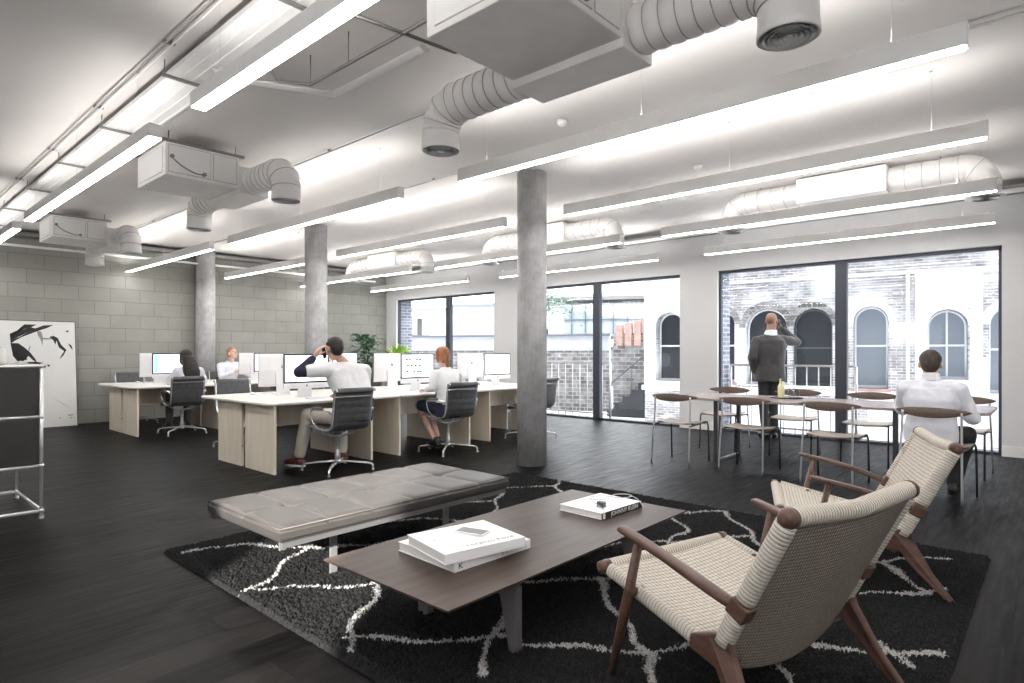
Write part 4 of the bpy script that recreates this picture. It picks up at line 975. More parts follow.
# ------------------------------------------------------------------ plants
def leafy(name, loc, h, nleaf, size, mats, label, cat='plant', pot_h=.35, pot_r=.17, spread=.35, upright=False, seed=1):
    e = empty(name, loc, 0, label, cat); rs = random.Random(seed)
    MB().lathe([(.0, 0), (pot_r * .8, 0), (pot_r, pot_h), (pot_r * .92, pot_h), (pot_r * .88, pot_h - .03), (0, pot_h - .03)], seg=24).build('pot', 'pot', e)
    tips = []
    for s in range(3 if not upright else 1):
        a = rs.uniform(0, 6.28); k = smooth_path([(0, 0, pot_h - .05), (.04 * math.cos(a), .04 * math.sin(a), h * .5), (.10 * math.cos(a + 1), .10 * math.sin(a + 1), h * .86)], 6)
        if not upright: MB().tube(k, [.016 - .010 * i / (len(k) - 1) for i in range(len(k))], 8).build('stem', 'bark', e)
        tips += k[len(k) // 3:]
    mb = MB()
    for q in range(nleaf):
        b = rs.choice(tips) if not upright else Vector((rs.uniform(-.05, .05), rs.uniform(-.05, .05), pot_h - .03))
        a = rs.uniform(0, 6.28); ln = size * rs.uniform(.7, 1.3); rd = rs.uniform(.3, 1) * spread
        el = rs.uniform(-.3, .8) if not upright else rs.uniform(.9, 1.4)
        if not upright: st = b + Vector((math.cos(a), math.sin(a), .25)) * rd * rs.uniform(.1, .9)
        else: st = b; ln = (h - pot_h) * rs.uniform(.75, 1.05)
        d = Vector((math.cos(a) * math.cos(el), math.sin(a) * math.cos(el), math.sin(el))); sd_ = d.cross(Vector((0, 0, 1))).normalized(); up = sd_.cross(d)
        wd_ = ln * (.22 if not upright else .07); mb.cur = 0 if rs.random() < .6 else 1
        L_, R_, Cc = [], [], []
        for i in range(6):
            t_ = i / 5; c_ = st + d * ln * t_ + Vector((0, 0, -ln * .25 * t_ * t_)); w_ = wd_ * math.sin(math.pi * (t_ * .92 + .06)); L_.append(c_ + sd_ * w_ + up * w_ * .3); R_.append(c_ - sd_ * w_ + up * w_ * .3); Cc.append(c_)
        mb.add(L_ + Cc + R_, [(i, i + 1, i + 7, i + 6) for i in range(5)] + [(i + 6, i + 7, i + 13, i + 12) for i in range(5)], True)
    tag(mb.build('foliage', mats, e)); return e
leafy('potted_tree', (-11.95, 8.25, 0), 1.84, 360, .17, ['leaf_dark', 'leaf_pale'], 'tall bushy green potted tree in the far corner behind the desks', spread=.42, seed=4)
leafy('potted_plant', (-11.62, 8.92, 0), 1.66, 60, .3, ['leaf_lime', 'leaf_lime'], 'lime green spiky plant in a tall pot by the leftmost window', pot_h=1.0, pot_r=.15, upright=True, seed=6)

# ------------------------------------------------------------------ outside: balcony rails
def railing(x0, x1, label):
    e = empty('balcony_railing', ((x0 + x1) / 2, YW + .42, 0), 0, label, 'railing'); hw = (x1 - x0) / 2
    MB().box(-hw, hw, -.02, .02, 1.03, 1.06).build('top_rail', 'satin', e); MB().box(-hw, hw, -.012, .012, .06, .09).build('bottom_rail', 'satin', e)
    n = int(2 * hw / .16)
    for i in range(n + 1): MB().cyl((-hw + i * 2 * hw / n, 0, .0), (-hw + i * 2 * hw / n, 0, 1.04), .008 if 0 < i < n else .02, 8).build('baluster' if 0 < i < n else 'post', 'satin', e)
railing(-4.03, -2.20, 'steel balcony railing outside the right window behind the standing man')
railing(-8.1, -6.35, 'steel balcony railing outside the middle window')
struct('balcony_slab', MB().box(XL - .3, XR + .3, YW + .5, YW + 1.35, -.35, -.12), 'paving')
# ground outside
struct('ground_outside', MB().box(-75, 30, YW + .5, 90, -1.4, -1.2), 'paving')

# ------------------------------------------------------------------ brick building with arched windows
def arch(cx, w, z0, z1, n=14):
    r = w / 2; zs = z1 - r
    return [(cx - r, z0), (cx - r, zs)] + [(cx - r * math.cos(math.pi * i / n), zs + r * math.sin(math.pi * i / n)) for i in range(1, n)] + [(cx + r, zs), (cx + r, z0)]
def brick_house():
    e = empty('brick_building', (-4.86, 17.14, 0), R(9.49), 'pale brick building with arched windows across the courtyard', 'building')
    A = [(-3.81, .80, .40, 2.42), (-2.35, .8, .4, 2.42), (-1.13, 1.08, .36, 2.44), (0, .95, .36, 2.40), (1.32, .76, .34, 2.40), (2.89, .80, .60, 2.26), (4.12, .9, .3, 2.34), (5.6, .9, .3, 2.34)]
    outer = [(-4.55, -1.2), (9, -1.2), (9, 6.2), (-4.55, 6.2)]
    me = shape2d('facade', [outer] + [arch(*a) for a in A], .22, 'brick_pale')
    # stand the plate upright: local z of the plate -> y
    me.transform(Matrix(((1, 0, 0, 0), (0, 0, -1, .22), (0, 1, 0, 0), (0, 0, 0, 1)))); o = bpy.data.objects.new('facade', me); COL.objects.link(o); o.parent = e
    MB().box(-4.55, 9, .45, 5, -1.2, 6.2).build('rear_volume', 'dark_ext', e)
    b = MB(); b.box(-4.60, 9, -.07, 0, 3.14, 3.22); b.build('string_course', 'stone_white', e, bevel=.01)
    b = MB(); b.box(-4.62, 9, -.10, 0, .12, .26); b.build('plinth_course', 'stone_white', e, bevel=.01)
    b = MB(); b.box(-4.60, 9, -.05, 0, 3.55, 3.60); b.build('string_course', 'stone_white', e)
    for k, a in enumerate(A):
        cx, w_, z0, z1 = a; r = w_ / 2; zs = z1 - r; wn = MB(); pts = arch(cx, w_, z0, z1)
        # arch ring of brick, projecting a little
        ring = MB(); n = 14; ri, ro = r, r + .16
        for i in range(n):
            a0, a1 = math.pi * i / n + .012, math.pi * (i + 1) / n - .012
            q = [(cx - ri * math.cos(a0), zs + ri * math.sin(a0)), (cx - ri * math.cos(a1), zs + ri * math.sin(a1)), (cx - ro * math.cos(a1), zs + ro * math.sin(a1)), (cx - ro * math.cos(a0), zs + ro * math.sin(a0))]
            ring.prism(q, 'xz', -.02, .03)
        ring.build('brick_arch', 'stone_white' if k >= 4 else 'stone_wall', e)
        g = MB(); g.prism([(x, z) for x, z in pts], 'xz', .36, .37); g.build('window_glass', 'dark_glass' if k in (0, 1, 2, 3) else 'glaze_ext', e)
        f = MB()
        f.tube([(x, .345, z) for x, z in [(cx - r + .03, z0)] + [(cx - (r - .03) * math.cos(math.pi * i / 12), zs + (r - .03) * math.sin(math.pi * i / 12)) for i in range(13)] + [(cx + r - .03, z0)]], .028, 6)
        f.box(cx - r, cx + r, .32, .36, z0 + (zs - z0) * .62, z0 + (zs - z0) * .62 + .05); f.box(cx - r, cx + r, .32, .36, z0, z0 + .06)
        if k in (5,): f.box(cx - .02, cx + .02, .32, .36, z0, z1)
        f.build('window_sash', 'stone_white' if k != 3 else 'frame_ext', e)
        MB().box(cx - r - .06, cx + r + .06, -.06, .32, z0 - .07, z0).build('window_sill', 'stone_white' if k not in (1, 4) else 'brick_pink', e)
    me = shape2d('white_render', [[(-4.56, .26), (-2.85, .26), (-2.85, 6.2), (-4.56, 6.2)], arch(-3.81, .80, .40, 2.42)], .015, 'stone_white'); me.transform(Matrix(((1, 0, 0, 0), (0, 0, -1, -.016), (0, 1, 0, 0), (0, 0, 0, 1)))); o = bpy.data.objects.new('white_render', me); COL.objects.link(o); o.parent = e
    # rendered surround of the square-topped window and rainwater pipe
    b = MB(); b.prism([(2.25, .26), (2.48, .26), (2.48, 2.28), (3.32, 2.28), (3.32, .26), (3.55, .26), (3.55, 3.14), (2.25, 3.14)], 'xz', -.03, 0); b.build('white_surround', 'stone_white', e)
    MB().cyl((2.1, -.06, -1.2), (2.1, -.06, 3.14), .04, 10).build('rain_pipe', 'stone_white', e)
    return e
brick_house()
for i, (x, y, w_, h) in enumerate(((-5.0, 13.4, .75, .85), (-4.1, 13.2, .5, .6), (-2.2, 13.8, 1.3, .75), (-.2, 14.2, 1.2, .7), (1.3, 13.9, 1.0, .8))):
    p = empty('planter_box', (x, y, -1.2), R(9), ['tall white planter box outside, left of the standing man', 'low white planter box outside behind the standing man', 'wide white planter box outside at the middle of the right window', 'white planter box outside behind the seated man', 'white planter box outside at the right window edge'][i], 'planter', 'white planter boxes in the courtyard')
    MB().box(-w_ / 2, w_ / 2, -.25, .25, 0, 1.2 + h - .35).build('planter_body', 'stone_white', p, bevel=.01); MB().box(-w_ / 2 + .04, w_ / 2 - .04, -.21, .21, 1.2 + h - .36, 1.2 + h - .34).build('soil', 'bark', p)

# ------------------------------------------------------------------ farther buildings seen through the middle and left windows
def glazed_block():
    e = empty('glazed_building', (-24.5, 36.5, -1.2), R(24), 'grey glazed building with gridded windows beyond the middle window', 'building')
    MB().box(-4, 9, .3, 8, 0, 6.6).build('wall', 'roof_ext', e)
    for z0, z1 in ((1.0, 2.7), (3.5, 5.9)):
        MB().box(-3.9, 8.9, .12, .3, z0, z1).build('glazing', 'glaze_ext', e)
        f = MB()
        for i in range(3, 17): f.box(-7 + i, -6.94 + i, .0, .16, z0, z1)
        for z in (z0, (z0 + z1) / 2, z1 - .08): f.box(-4, 9, .0, .16, z, z + .08)
        f.build('glazing_bars', 'frame_ext', e)
    b = MB(); b.box(-4.2, 9.4, -.5, .3, 6.1, 6.35); b.build('roof_beam', 'dark_ext', e)
    b = MB(); b.box(-4.1, 9.2, -.2, .3, 2.8, 3.3); b.build('floor_band', 'stone_white', e)
    return e
glazed_block()
e = empty('rendered_house', (-25.0, 30.5, -1.2), R(30), 'white rendered house with one small window beyond the nearest column', 'building')
MB().box(-6, 1.3, 0, 2, 0, 5.4).build('wall', 'far_wall', e); MB().box(.0, .55, -.04, 0, 3.1, 3.9).build('window_glass', 'dark_glass', e); MB().box(-6.2, 1.5, -.1, 2.1, 5.4, 5.6).build('roof_edge', 'roof_ext', e)
MB().box(-.05, .6, -.06, -.03, 3.03, 3.1).build('window_sill', 'stone_white', e)
e = empty('garden_wall', (-15.5, 20.5, -1.2), R(22), 'pale rubble garden wall with coping beyond the middle window', 'wall')
MB().box(-7.5, 1.9, 0, .35, 0, 2.5).build('wall_body', 'stone_wall', e); MB().box(-7.5, 1.9, .02, .33, 2.5, 3.1).build('upper_wall', 'far_wall', e); MB().box(-7.55, 1.95, -.06, .41, 3.1, 3.2).build('coping', 'roof_ext', e)
e = empty('stone_stair', (-11.3, 20.1, -1.2), R(15), 'stone outdoor stair with dark flank beside the arched building', 'stair')
s_ = MB(); n = 9
s_.prism([(-1.6, 0)] + [q for i in range(n) for q in ((-1.6 + i * .3, .26 * (i + 1)), (-1.6 + (i + 1) * .3, .26 * (i + 1)))] + [(1.1, 0)], 'xz', 0, 1.2); s_.build('steps', 'dark_ext', e)
MB().box(-1.75, 1.7, 1.2, 1.5, 0, 2.7).build('back_wall', 'stone_wall', e)
MB().tube([(-1.6, -.05, 1.1), (1.1, -.05, 3.4)], .03, 8).build('handrail', 'frame_ext', e)
for i in range(4):
    MB().cyl((-1.4 + i * .75, -.05, .25 + i * .65), (-1.4 + i * .75, -.05, 1.28 + i * .64), .015, 6).build('handrail_post', 'frame_ext', e)
e = empty('chimney_pots', (-14.7, 24.6, -1.2), R(20), 'row of pink ribbed chimney stacks above the garden wall', 'chimney')
for i in range(4): MB().box(-.75 + i * .42, -.45 + i * .42, 0, .5, 0, 3.7 + .1 * i).build('chimney_stack', 'brick_pink', e, bevel=.02)
MB().box(-.9, 1.1, .1, .6, 0, 3.3).build('stack_base', 'stone_wall', e)
def far_block(loc, rz, w_, d_, h, label, mat_, wins, roof='roof_ext'):
    e = empty('distant_building', loc, R(rz), label, 'building'); MB().box(-w_ / 2, w_ / 2, 0, d_, 0, h).build('wall', mat_, e)
    MB().box(-w_ / 2 - .15, w_ / 2 + .15, -.15, d_, h, h + .18).build('roof_edge', roof, e)
    for x0, x1, z0, z1, m_ in wins: MB().box(x0, x1, -.05, 0, z0, z1).build('facade_window', m_, e)
far_block((-38.5, 33.5, -1.2), 45, 9, 5, 5.9, 'cream and grey building seen through the leftmost window, left pane', 'far_wall', [(-3.9, -1.9, 2.0, 5.3, 'stone_wall'), (-1.6, -1.2, 2.0, 5.2, 'dark_ext'), (-.6, 1.4, 2.4, 5.2, 'stone_white'), (1.8, 2.2, 2.0, 5.4, 'roof_ext')])
far_block((-32.0, 38.8, -1.2), 45, 7.2, 5, 6.3, 'pale building with curved roof line in the leftmost window, right pane', 'far_wall', [(-2.6, -.4, 2.4, 4.2, 'glaze_ext'), (.0, .3, 2.4, 6.0, 'roof_ext'), (2.0, 3.2, 2.6, 4.6, 'dark_ext'), (-3.4, -2.9, 2.4, 6, 'roof_ext')])
e = empty('terrace_wall', (-24.6, 25.2, -1.2), R(45), 'long white terrace wall with dark rail beyond the leftmost window', 'wall')
MB().box(-6.5, 6, 0, .3, 0, 2.9).build('wall_body', 'stone_white', e); MB().box(-6.5, 6, -.05, .35, 2.25, 2.5).build('ledge', 'roof_ext', e); MB().box(-6.5, 6, .1, .16, 3.35, 3.41).build('rail', 'dark_ext', e)
for i in range(8): MB().box(-6.4 + i * 1.7, -6.35 + i * 1.7, .1, .16, 2.9, 3.4).build('rail_post', 'dark_ext', e)
# overhanging tree by the white house
e = empty('garden_tree', (-19.3, 22.0, -1.2), 0, 'tree hanging over the garden wall at the top of the middle window', 'tree')
MB().tube(smooth_path([(0, 0, 0), (.1, 0, 2), (.3, .1, 4), (1.2, .4, 5.0)]), .12, 10).build('trunk', 'bark', e)
mb = MB(); rs = random.Random(5)
for q in range(1500):
    a, b_, c_ = rs.gauss(0, .8), rs.gauss(0, .7), rs.gauss(0, .55); p = Vector((1.3 + a, .4 + b_, 4.9 + c_)); d = Vector((rs.gauss(0, 1), rs.gauss(0, 1), rs.gauss(0, .6))).normalized() * .16; s_ = d.cross(Vector((0, 0, 1))) * .45
    mb.cur = 0 if rs.random() < .6 else 1; mb.add([p, p + d * .5 + s_, p + d, p + d * .5 - s_], [(0, 1, 2, 3)], True)
mb.build('foliage', ['leaf_pale', 'leaf_dark'], e)

# ------------------------------------------------------------------ people
def V(*a): return Vector(a)
class Body:
    """closed overlapping volumes, fused by voxel remesh into one continuous skin"""
    def __init__(s): s.m = MB()
    def cap(s, a, b, ra, rb, seg=14):
        a, b = Vector(a), Vector(b); s.m.tube([a, b], [ra, rb], seg); s.m.ell(a, (ra,) * 3, seg=seg, rg=8); s.m.ell(b, (rb,) * 3, seg=seg, rg=8); return s
    def chain(s, pts, rs):
        for i in range(len(pts) - 1): s.cap(pts[i], pts[i + 1], rs[i], rs[i + 1])
        return s
    def ell(s, c, r, rot=None): s.m.ell(c, r, rot, 20, 12); return s
    def loft(s, rings):
        """rings: (centre, rx, ry, pitch)"""
        rr = []
        for c, rx, ry, p in rings:
            m = Matrix.Rotation(p, 3, 'X'); rr.append([Vector(c) + m @ Vector((rx * math.copysign(abs(math.cos(a)) ** .85, math.cos(a)), ry * math.copysign(abs(math.sin(a)) ** .85, math.sin(a)), 0)) for a in [2 * math.pi * k / 24 for k in range(24)]])
        s.m.rings(rr); return s
    def done(s, name, mats, voxel=.008, it=6, parent=None, pick=None, fold=0., seed=0):
        o = s.m.build(name, mats, parent)
        r = o.modifiers.new('r', 'REMESH'); r.mode = 'VOXEL'; r.voxel_size = voxel; r.use_smooth_shade = True
        if fold:
            tx = bpy.data.textures.new('fold', 'CLOUDS'); tx.noise_scale = .09; tx.noise_depth = 1
            d = o.modifiers.new('d', 'DISPLACE'); d.texture = tx; d.strength = fold; d.mid_level = .5; d.texture_coords = 'LOCAL'
        m = o.modifiers.new('s', 'SMOOTH'); m.factor = .6; m.iterations = it
        dg = bpy.context.evaluated_depsgraph_get(); me = bpy.data.meshes.new_from_object(o.evaluated_get(dg)); o.modifiers.clear(); old = o.data; o.data = me; bpy.data.meshes.remove(old)
        me.polygons.foreach_set('use_smooth', [True] * len(me.polygons))
        if pick:
            mi = [pick(p.center) for p in me.polygons]; me.polygons.foreach_set('material_index', mi)
        else: me.polygons.foreach_set('material_index', [0] * len(me.polygons))
        return o
def hand(B, w, d, n, side, curl=.5, sc=1.):
    """w wrist, d hand direction, n palm normal (towards what it grips), side: +1/-1 puts the thumb"""
    w, d, n = Vector(w), Vector(d).normalized(), Vector(n).normalized(); n = (n - d * n.dot(d)).normalized(); t = d.cross(n).normalized() * side
    for k, o in enumerate((-.024, -.008, .008, .024)): B.cap(w + t * o * .6, w + d * .078 * sc + t * o * 1.15, .0145 * sc, .0125 * sc, 10)
    ln = (.058, .070, .076, .066)
    for k, o in enumerate((-.031, -.0105, .0105, .031)):
        p = w + d * .082 * sc + t * o; q = d.copy(); r = .0088 * sc
        for j, f in enumerate((.45, .32, .27)):
            ang = curl * (.55 + .35 * j); q = (q * math.cos(ang) + n * math.sin(ang)).normalized(); p2 = p + q * ln[k] * f * 1.25 * sc; B.cap(p, p2, r, r * .9, 8); p = p2; r *= .9
    p = w + d * .02 * sc + t * .026; q = (t * .75 + d * .65 + n * .3).normalized(); p2 = p + q * .042 * sc; B.cap(p, p2, .013 * sc, .011 * sc, 8)
    q2 = (d * .8 + t * .15 + n * .45).normalized(); p3 = p2 + q2 * .034 * sc; B.cap(p2, p3, .0105 * sc, .009 * sc, 8); B.cap(p3, p3 + (q2 * .9 + n * .2).normalized() * .02 * sc, .0095 * sc, .008 * sc, 8)
def head(B, c, yaw=0., pitch=0., sc=1.):
    """head of 0.23 m, face towards +y before yaw; returns the frame matrix"""
    m = Matrix.Rotation(yaw, 3, 'Z') @ Matrix.Rotation(-pitch, 3, 'X'); c = Vector(c)
    def P(x, y, z): return c + m @ (Vector((x, y, z)) * sc)
    B.ell(P(0, -.012, .03), (.074 * sc, .094 * sc, .088 * sc), m); B.ell(P(0, .022, -.03), (.060 * sc, .070 * sc, .070 * sc), m); B.ell(P(0, .042, -.078), (.034 * sc, .034 * sc, .026 * sc), m)
    B.cap(P(0, .088, .012), P(0, .108, -.022), .009 * sc, .0125 * sc, 8); B.ell(P(0, .080, -.056), (.024 * sc, .014 * sc, .008 * sc), m); B.ell(P(0, .077, .022), (.048 * sc, .014 * sc, .010 * sc), m)
    for s in (-1, 1): B.ell(P(s * .076, -.008, -.008), (.010 * sc, .020 * sc, .032 * sc), m @ Matrix.Rotation(R(-12), 3, 'X')); B.ell(P(s * .045, .055, -.03), (.02 * sc, .02 * sc, .022 * sc), m)
    return P, m
def face(P, parent, brow='hair_brown'):
    for s in (-1, 1):
        e = MB().ell(P(s * .03, .0775, .002), (.0125, .0085, .0065)).build('eye', 'page', parent); MB().ell(P(s * .03, .0855, .002), (.0052, .002, .0052)).build('iris', 'ink', e)
        MB().tube([P(s * .014, .090, .021), P(s * .032, .090, .026), P(s * .05, .077, .020)], .0035, 6).build('eyebrow', brow, parent)
    MB().tube([P(-.022, .088, -.055), P(0, .094, -.057), P(.022, .088, -.055)], .0042, 6).build('lips', 'skin_lip', parent)
M['skin_lip'] = mat('lip_skin', (.38, .14, .11), .5)
def cap_hair(name, P, m, mat_, parent, low=-.05, puff=1., front=.05):
    """short hair shell: covers crown and back, stops above face and ears"""
    B = Body(); c = P(0, -.018, .04); B.ell(c, (.083 * puff, .099 * puff, .088 * puff), m); B.ell(P(0, -.045, .005), (.074 * puff, .076 * puff, .085), m)
    for s in (-1, 1): B.ell(P(s * .060, .0, .045), (.022, .05, .035), m)
    B.ell(P(0, .030, .088), (.062, .050, .034), m); B.ell(P(0, -.06, -.045), (.052, .034, .03), m)
    o = B.done(name, mat_, .006, 3, parent); return o
def shoe(name, ankle, dirv, parent, m1, m2='sole', ln=.27):
    a = Vector(ankle); d = Vector(dirv); d.z = 0; d.normalize(); z = a.z - .075
    B = Body(); s = d.cross(V(0, 0, 1)); h = a - d * .055; 
    B.cap(V(h.x, h.y, z + .045), V(*(a.xy + d.xy * .02), z + .058), .038, .043); B.cap(V(*(a.xy + d.xy * .02), z + .055), V(*(a.xy + d.xy * (ln * .6)), z + .036), .043, .036); B.cap(V(*(a.xy + d.xy * (ln * .45)), z + .036), V(*(a.xy + d.xy * (ln * .60)), z + .034), .045, .034); B.cap(V(*a.xy, z + .05), V(*a.xy, z + .10), .042, .044)
    o = B.done(name, m1, .009, 4, parent)
    k = MB(); mm = Matrix(((d.x, s.x, 0, a.x), (d.y, s.y, 0, a.y), (0, 0, 1, z), (0, 0, 0, 1)))
    oval = [(-.095 * 1 + 0, 0)] ; pl = []
    for i in range(20):
        q = 2 * math.pi * i / 20; pl.append((ln * .5 * math.cos(q) + ln * .18, .046 * math.sin(q) * (1 - .12 * math.cos(q))))
    k.prism(pl, 'xy', .0, .018, mm); k.build('sole', m2, o)
    return o
def person(loc, rz, label, B, P_, m_, skin, mats_pick=None):
    o = B.done('person', skin, .0065, 4); o.location = loc; o.rotation_euler.z = rz; return tag(o, label, 'person')
def limb_body(B, J, sx=1.):
    """skin body: torso, neck and limbs from joints J"""
    B.loft([(J['pel'] + V(0, 0, -.07), .13 * sx, .10, 0), (J['pel'], .155 * sx, .11, 0), (J['waist'], .125 * sx, .09, J['p']), (J['chest'], .15 * sx, .105, J['p']), (J['shc'] + V(0, 0, -.02), .14 * sx, .075, J['p']), (J['shc'] + V(0, 0, .03), .06, .05, J['p'])])
    B.cap(J['shc'], J['neck'], .058 * (.5 + .5 * sx), .052)
    for s in 'LR':
        B.chain([J['sh' + s], J['el' + s], J['wr' + s]], [.043, .036, .024]); B.chain([J['hip' + s], J['kn' + s], J['an' + s]], [.075, .052, .036]); a = J['an' + s]; t = J['to' + s]; B.cap(a, t, .032, .022)
        B.cap(J['shc'] + V(0, 0, -.02), J['sh' + s], .05, .045)
def shirt_vol(B, J, sx=1., cuff=.92, add=.0, hem=-.03, lo=None):
    B.loft([(J['pel'] + V(0, 0, hem), .165 * sx + add, .125 + add, 0), (J['pel'] + V(0, -.005, .06), .165 * sx + add, .128 + add, J['p'] * .5), (J['waist'], .150 * sx + add, .115 + add, J['p']), (J['chest'], .175 * sx + add, .128 + add, J['p']), (J['shc'] + V(0, 0, -.05), .170 * sx + add, .102 + add, J['p']), (J['shc'] + V(0, 0, .012), .085 * sx + add, .07, J['p']), (J['shc'] + V(0, 0, .045), .062, .058, J['p'])])
    for s in 'LR':
        B.cap(J['shc'] + V(0, 0, -.035), J['sh' + s], .065 + add, .064 + add)
        if cuff > 0:
            w = J['el' + s].lerp(J['wr' + s], cuff); B.chain([J['sh' + s], J['el' + s], w], [.062 + add, .052 + add, .038 + add])
        else:
            B.cap(J['sh' + s], J['sh' + s].lerp(J['el' + s], .7), .062 + add, .055 + add)
def trouser_vol(B, J, cuff=.9, add=0., thigh=.088):
    B.loft([(J['pel'] + V(0, 0, -.10), .13, .105, 0), (J['pel'] + V(0, 0, -.04), .165, .125, 0), (J['pel'] + V(0, 0, .06), .158, .118, 0)])
    for s in 'LR':
        w = J['kn' + s].lerp(J['an' + s], cuff); B.chain([J['hip' + s], J['kn' + s], w], [thigh + add, .066 + add, .052 + add])
def seated(lean=.08, sh=.19, z=.55, torso=.50, headz=.26):
    J = {}; J['p'] = -lean * 1.2 if True else 0
    J['pel'] = V(0, 0, z); J['waist'] = V(0, lean * .3, z + .17); J['chest'] = V(0, lean * .8, z + .34); J['shc'] = V(0, lean, z + torso); J['neck'] = V(0, lean + .02, z + torso + .10)
    J['head'] = V(0, lean + .04, z + torso + .20)
    for s, k in (('L', -1), ('R', 1)):
        J['sh' + s] = V(k * sh, lean, z + torso - .05); J['hip' + s] = V(k * .09, 0, z - .0)
    return J

# man on the phone at the front desk: facing away from the camera
def p_phone():
    J = seated(.10, .205, .57, .56); J['head'] = V(-.15, .15, 1.285); J['neck'] = V(-.10, .12, 1.18); J['shc'] = V(-.05, .10, 1.11); J['chest'] = V(-.02, .08, .93); J['shL'] = V(-.26, .10, 1.07); J['shR'] = V(.18, .10, 1.045)
    # local -x is his left
    J['elL'] = V(-.53, .20, 1.05); J['wrL'] = V(-.345, .235, 1.20); J['elR'] = V(.27, .22, .84); J['wrR'] = V(.12, .44, .785)
    J['hipL'] = V(-.12, 0, .57); J['knL'] = V(-.32, .40, .58); J['anL'] = V(-.36, .52, .10); J['toL'] = V(-.40, .64, .05); J['knR'] = V(.10, .44, .58); J['anR'] = V(.10, .40, .10); J['toR'] = V(.10, .53, .05)
    B = Body(); limb_body(B, J, 1.12); P, m = head(B, J['head'], R(-8), R(8), 1.13); B.cap(J['wrL'].lerp(J['elL'], .3), J['wrL'], .036, .030); hand(B, J['wrL'], V(.42, -.22, .80), V(.85, -.2, -.3), -1, .55, 1.12); hand(B, J['wrR'], V(-.2, 1, -.05), V(0, 0, -1), 1, .3)
    o = person((-5.60, 3.73, 0), R(90), 'man in a white top with navy sleeves phoning at the front desk', B, P, m, ['skin']); face(P, o)
    S = Body(); pz = J['pel']
    S.loft([(pz + V(0, .0, .155), .185, .135, 0), (pz + V(0, .01, .22), .205, .15, J['p']), (J['chest'], .235, .155, J['p']), (J['shc'] + V(0, 0, -.06), .235, .128, J['p']), (J['shc'] + V(0, 0, .0), .15, .10, J['p']), (J['shc'] + V(0, 0, .04), .075, .07, J['p'])])
    for s in 'LR': S.cap(J['shc'] + V(0, 0, -.045), J['sh' + s], .08, .082); S.cap(J['sh' + s], J['sh' + s].lerp(J['el' + s], .66), .084, .070)
    S.done('white_top', 'shirt_white', .009, 6, o, fold=.012)
    for s in 'LR': Body().chain([J['sh' + s].lerp(J['el' + s], .55), J['el' + s], J['el' + s].lerp(J['wr' + s], .88)], [.060, .058, .042]).done('navy_sleeve', 'navy', .009, 5, o, fold=.01)
    S = Body(); S.loft([(J['pel'] + V(0, 0, -.05), .190, .145, 0), (J['pel'] + V(0, 0, .05), .205, .158, 0), (J['pel'] + V(0, 0, .19), .205, .158, 0)]); S.done('sweater_hem', 'navy', .009, 5, o, fold=.01)
    S = Body(); trouser_vol(S, J, .86, .010); S.done('trousers', 'beige', .009, 5, o, fold=.012)
    shoe('shoe', J['anL'], J['toL'] - J['anL'], o, 'shoe_red'); shoe('shoe', J['anR'], J['toR'] - J['anR'], o, 'shoe_red')
    for s in 'LR': Body().cap(J['kn' + s].lerp(J['an' + s], .84), J['an' + s], .040, .043).done('sock', 'black_cloth', .008, 2, o)
    cap_hair('hair', P, m, 'hair_dark', o, puff=1.02)
    ph = MB().box(-.004, .004, -.028, .028, -.06, .06, Matrix.Translation(P(-.094, .03, -.03)) @ Matrix.Rotation(R(-20), 4, 'X')).build('mobile_phone', 'bezel'); ph.location = o.location; ph.rotation_euler = o.rotation_euler
    tag(ph, 'dark mobile phone held to the ear of the man at the front desk', 'phone')
p_phone()
# ginger-haired woman at the next desk
def p_ginger():
    J = seated(.06, .165, .55, .47); J['head'] = V(-.01, .13, 1.20); J['neck'] = V(0, .09, 1.105)
    J['elL'] = V(-.205, .04, .82); J['wrL'] = V(-.14, .30, .785); J['elR'] = V(.24, .13, .80); J['wrR'] = V(.14, .38, .785)
    J['knL'] = V(-.16, .44, .58); J['anL'] = V(-.07, .18, .13); J['toL'] = V(-.09, .29, .05); J['knR'] = V(-.03, .45, .57); J['anR'] = V(.02, .25, .12); J['toR'] = V(.01, .36, .05)
    B = Body(); limb_body(B, J, .9); P, m = head(B, J['head'], R(4), R(4), .94); hand(B, J['wrL'], V(.1, 1, -.1), V(0, 0, -1), -1, .35, .9); hand(B, J['wrR'], V(-.1, 1, -.1), V(0, 0, -1), 1, .35, .9)
    o = person((-5.66, 5.12, 0), R(82), 'ginger-haired woman in a white blouse working at the middle of the front desks', B, P, m, ['skin_pink']); face(P, o, 'hair_red')
    S = Body(); shirt_vol(S, J, .93, .93, .004); S.done('blouse', 'shirt_white', .009, 6, o, fold=.012)
    S = Body(); S.loft([(V(0, -.02, .45), .16, .12, 0), (V(0, 0, .53), .185, .15, 0), (V(0, 0, .64), .155, .125, 0)])
    for s in 'LR': S.cap(J['hip' + s], J['hip' + s].lerp(J['kn' + s], .86), .095, .074)
    S.cap(V(0, 0, .53), (J['knL'] + J['knR']) / 2 - V(0, .07, .0), .09, .06); S.done('skirt', 'navy', .009, 6, o, fold=.008)
    shoe('shoe', J['anL'], J['toL'] - J['anL'], o, 'shoe_black', 'shoe_black', .22); shoe('shoe', J['anR'], J['toR'] - J['anR'], o, 'shoe_black', 'shoe_black', .22)
    H = Body(); H.ell(P(0, -.018, .04), (.086, .102, .092), m); H.ell(P(0, -.05, -.01), (.080, .072, .090), m); H.ell(P(0, -.10, .02), (.03, .03, .04), m); H.chain([P(0, -.10, -.02), P(0, -.115, -.11), P(.0, -.10, -.17)], [.034, .03, .012])
    for s in (-1, 1): H.ell(P(s * .068, .005, -.005), (.02, .045, .07), m)
    H.done('hair', 'hair_red', .006, 4, o)
p_ginger()
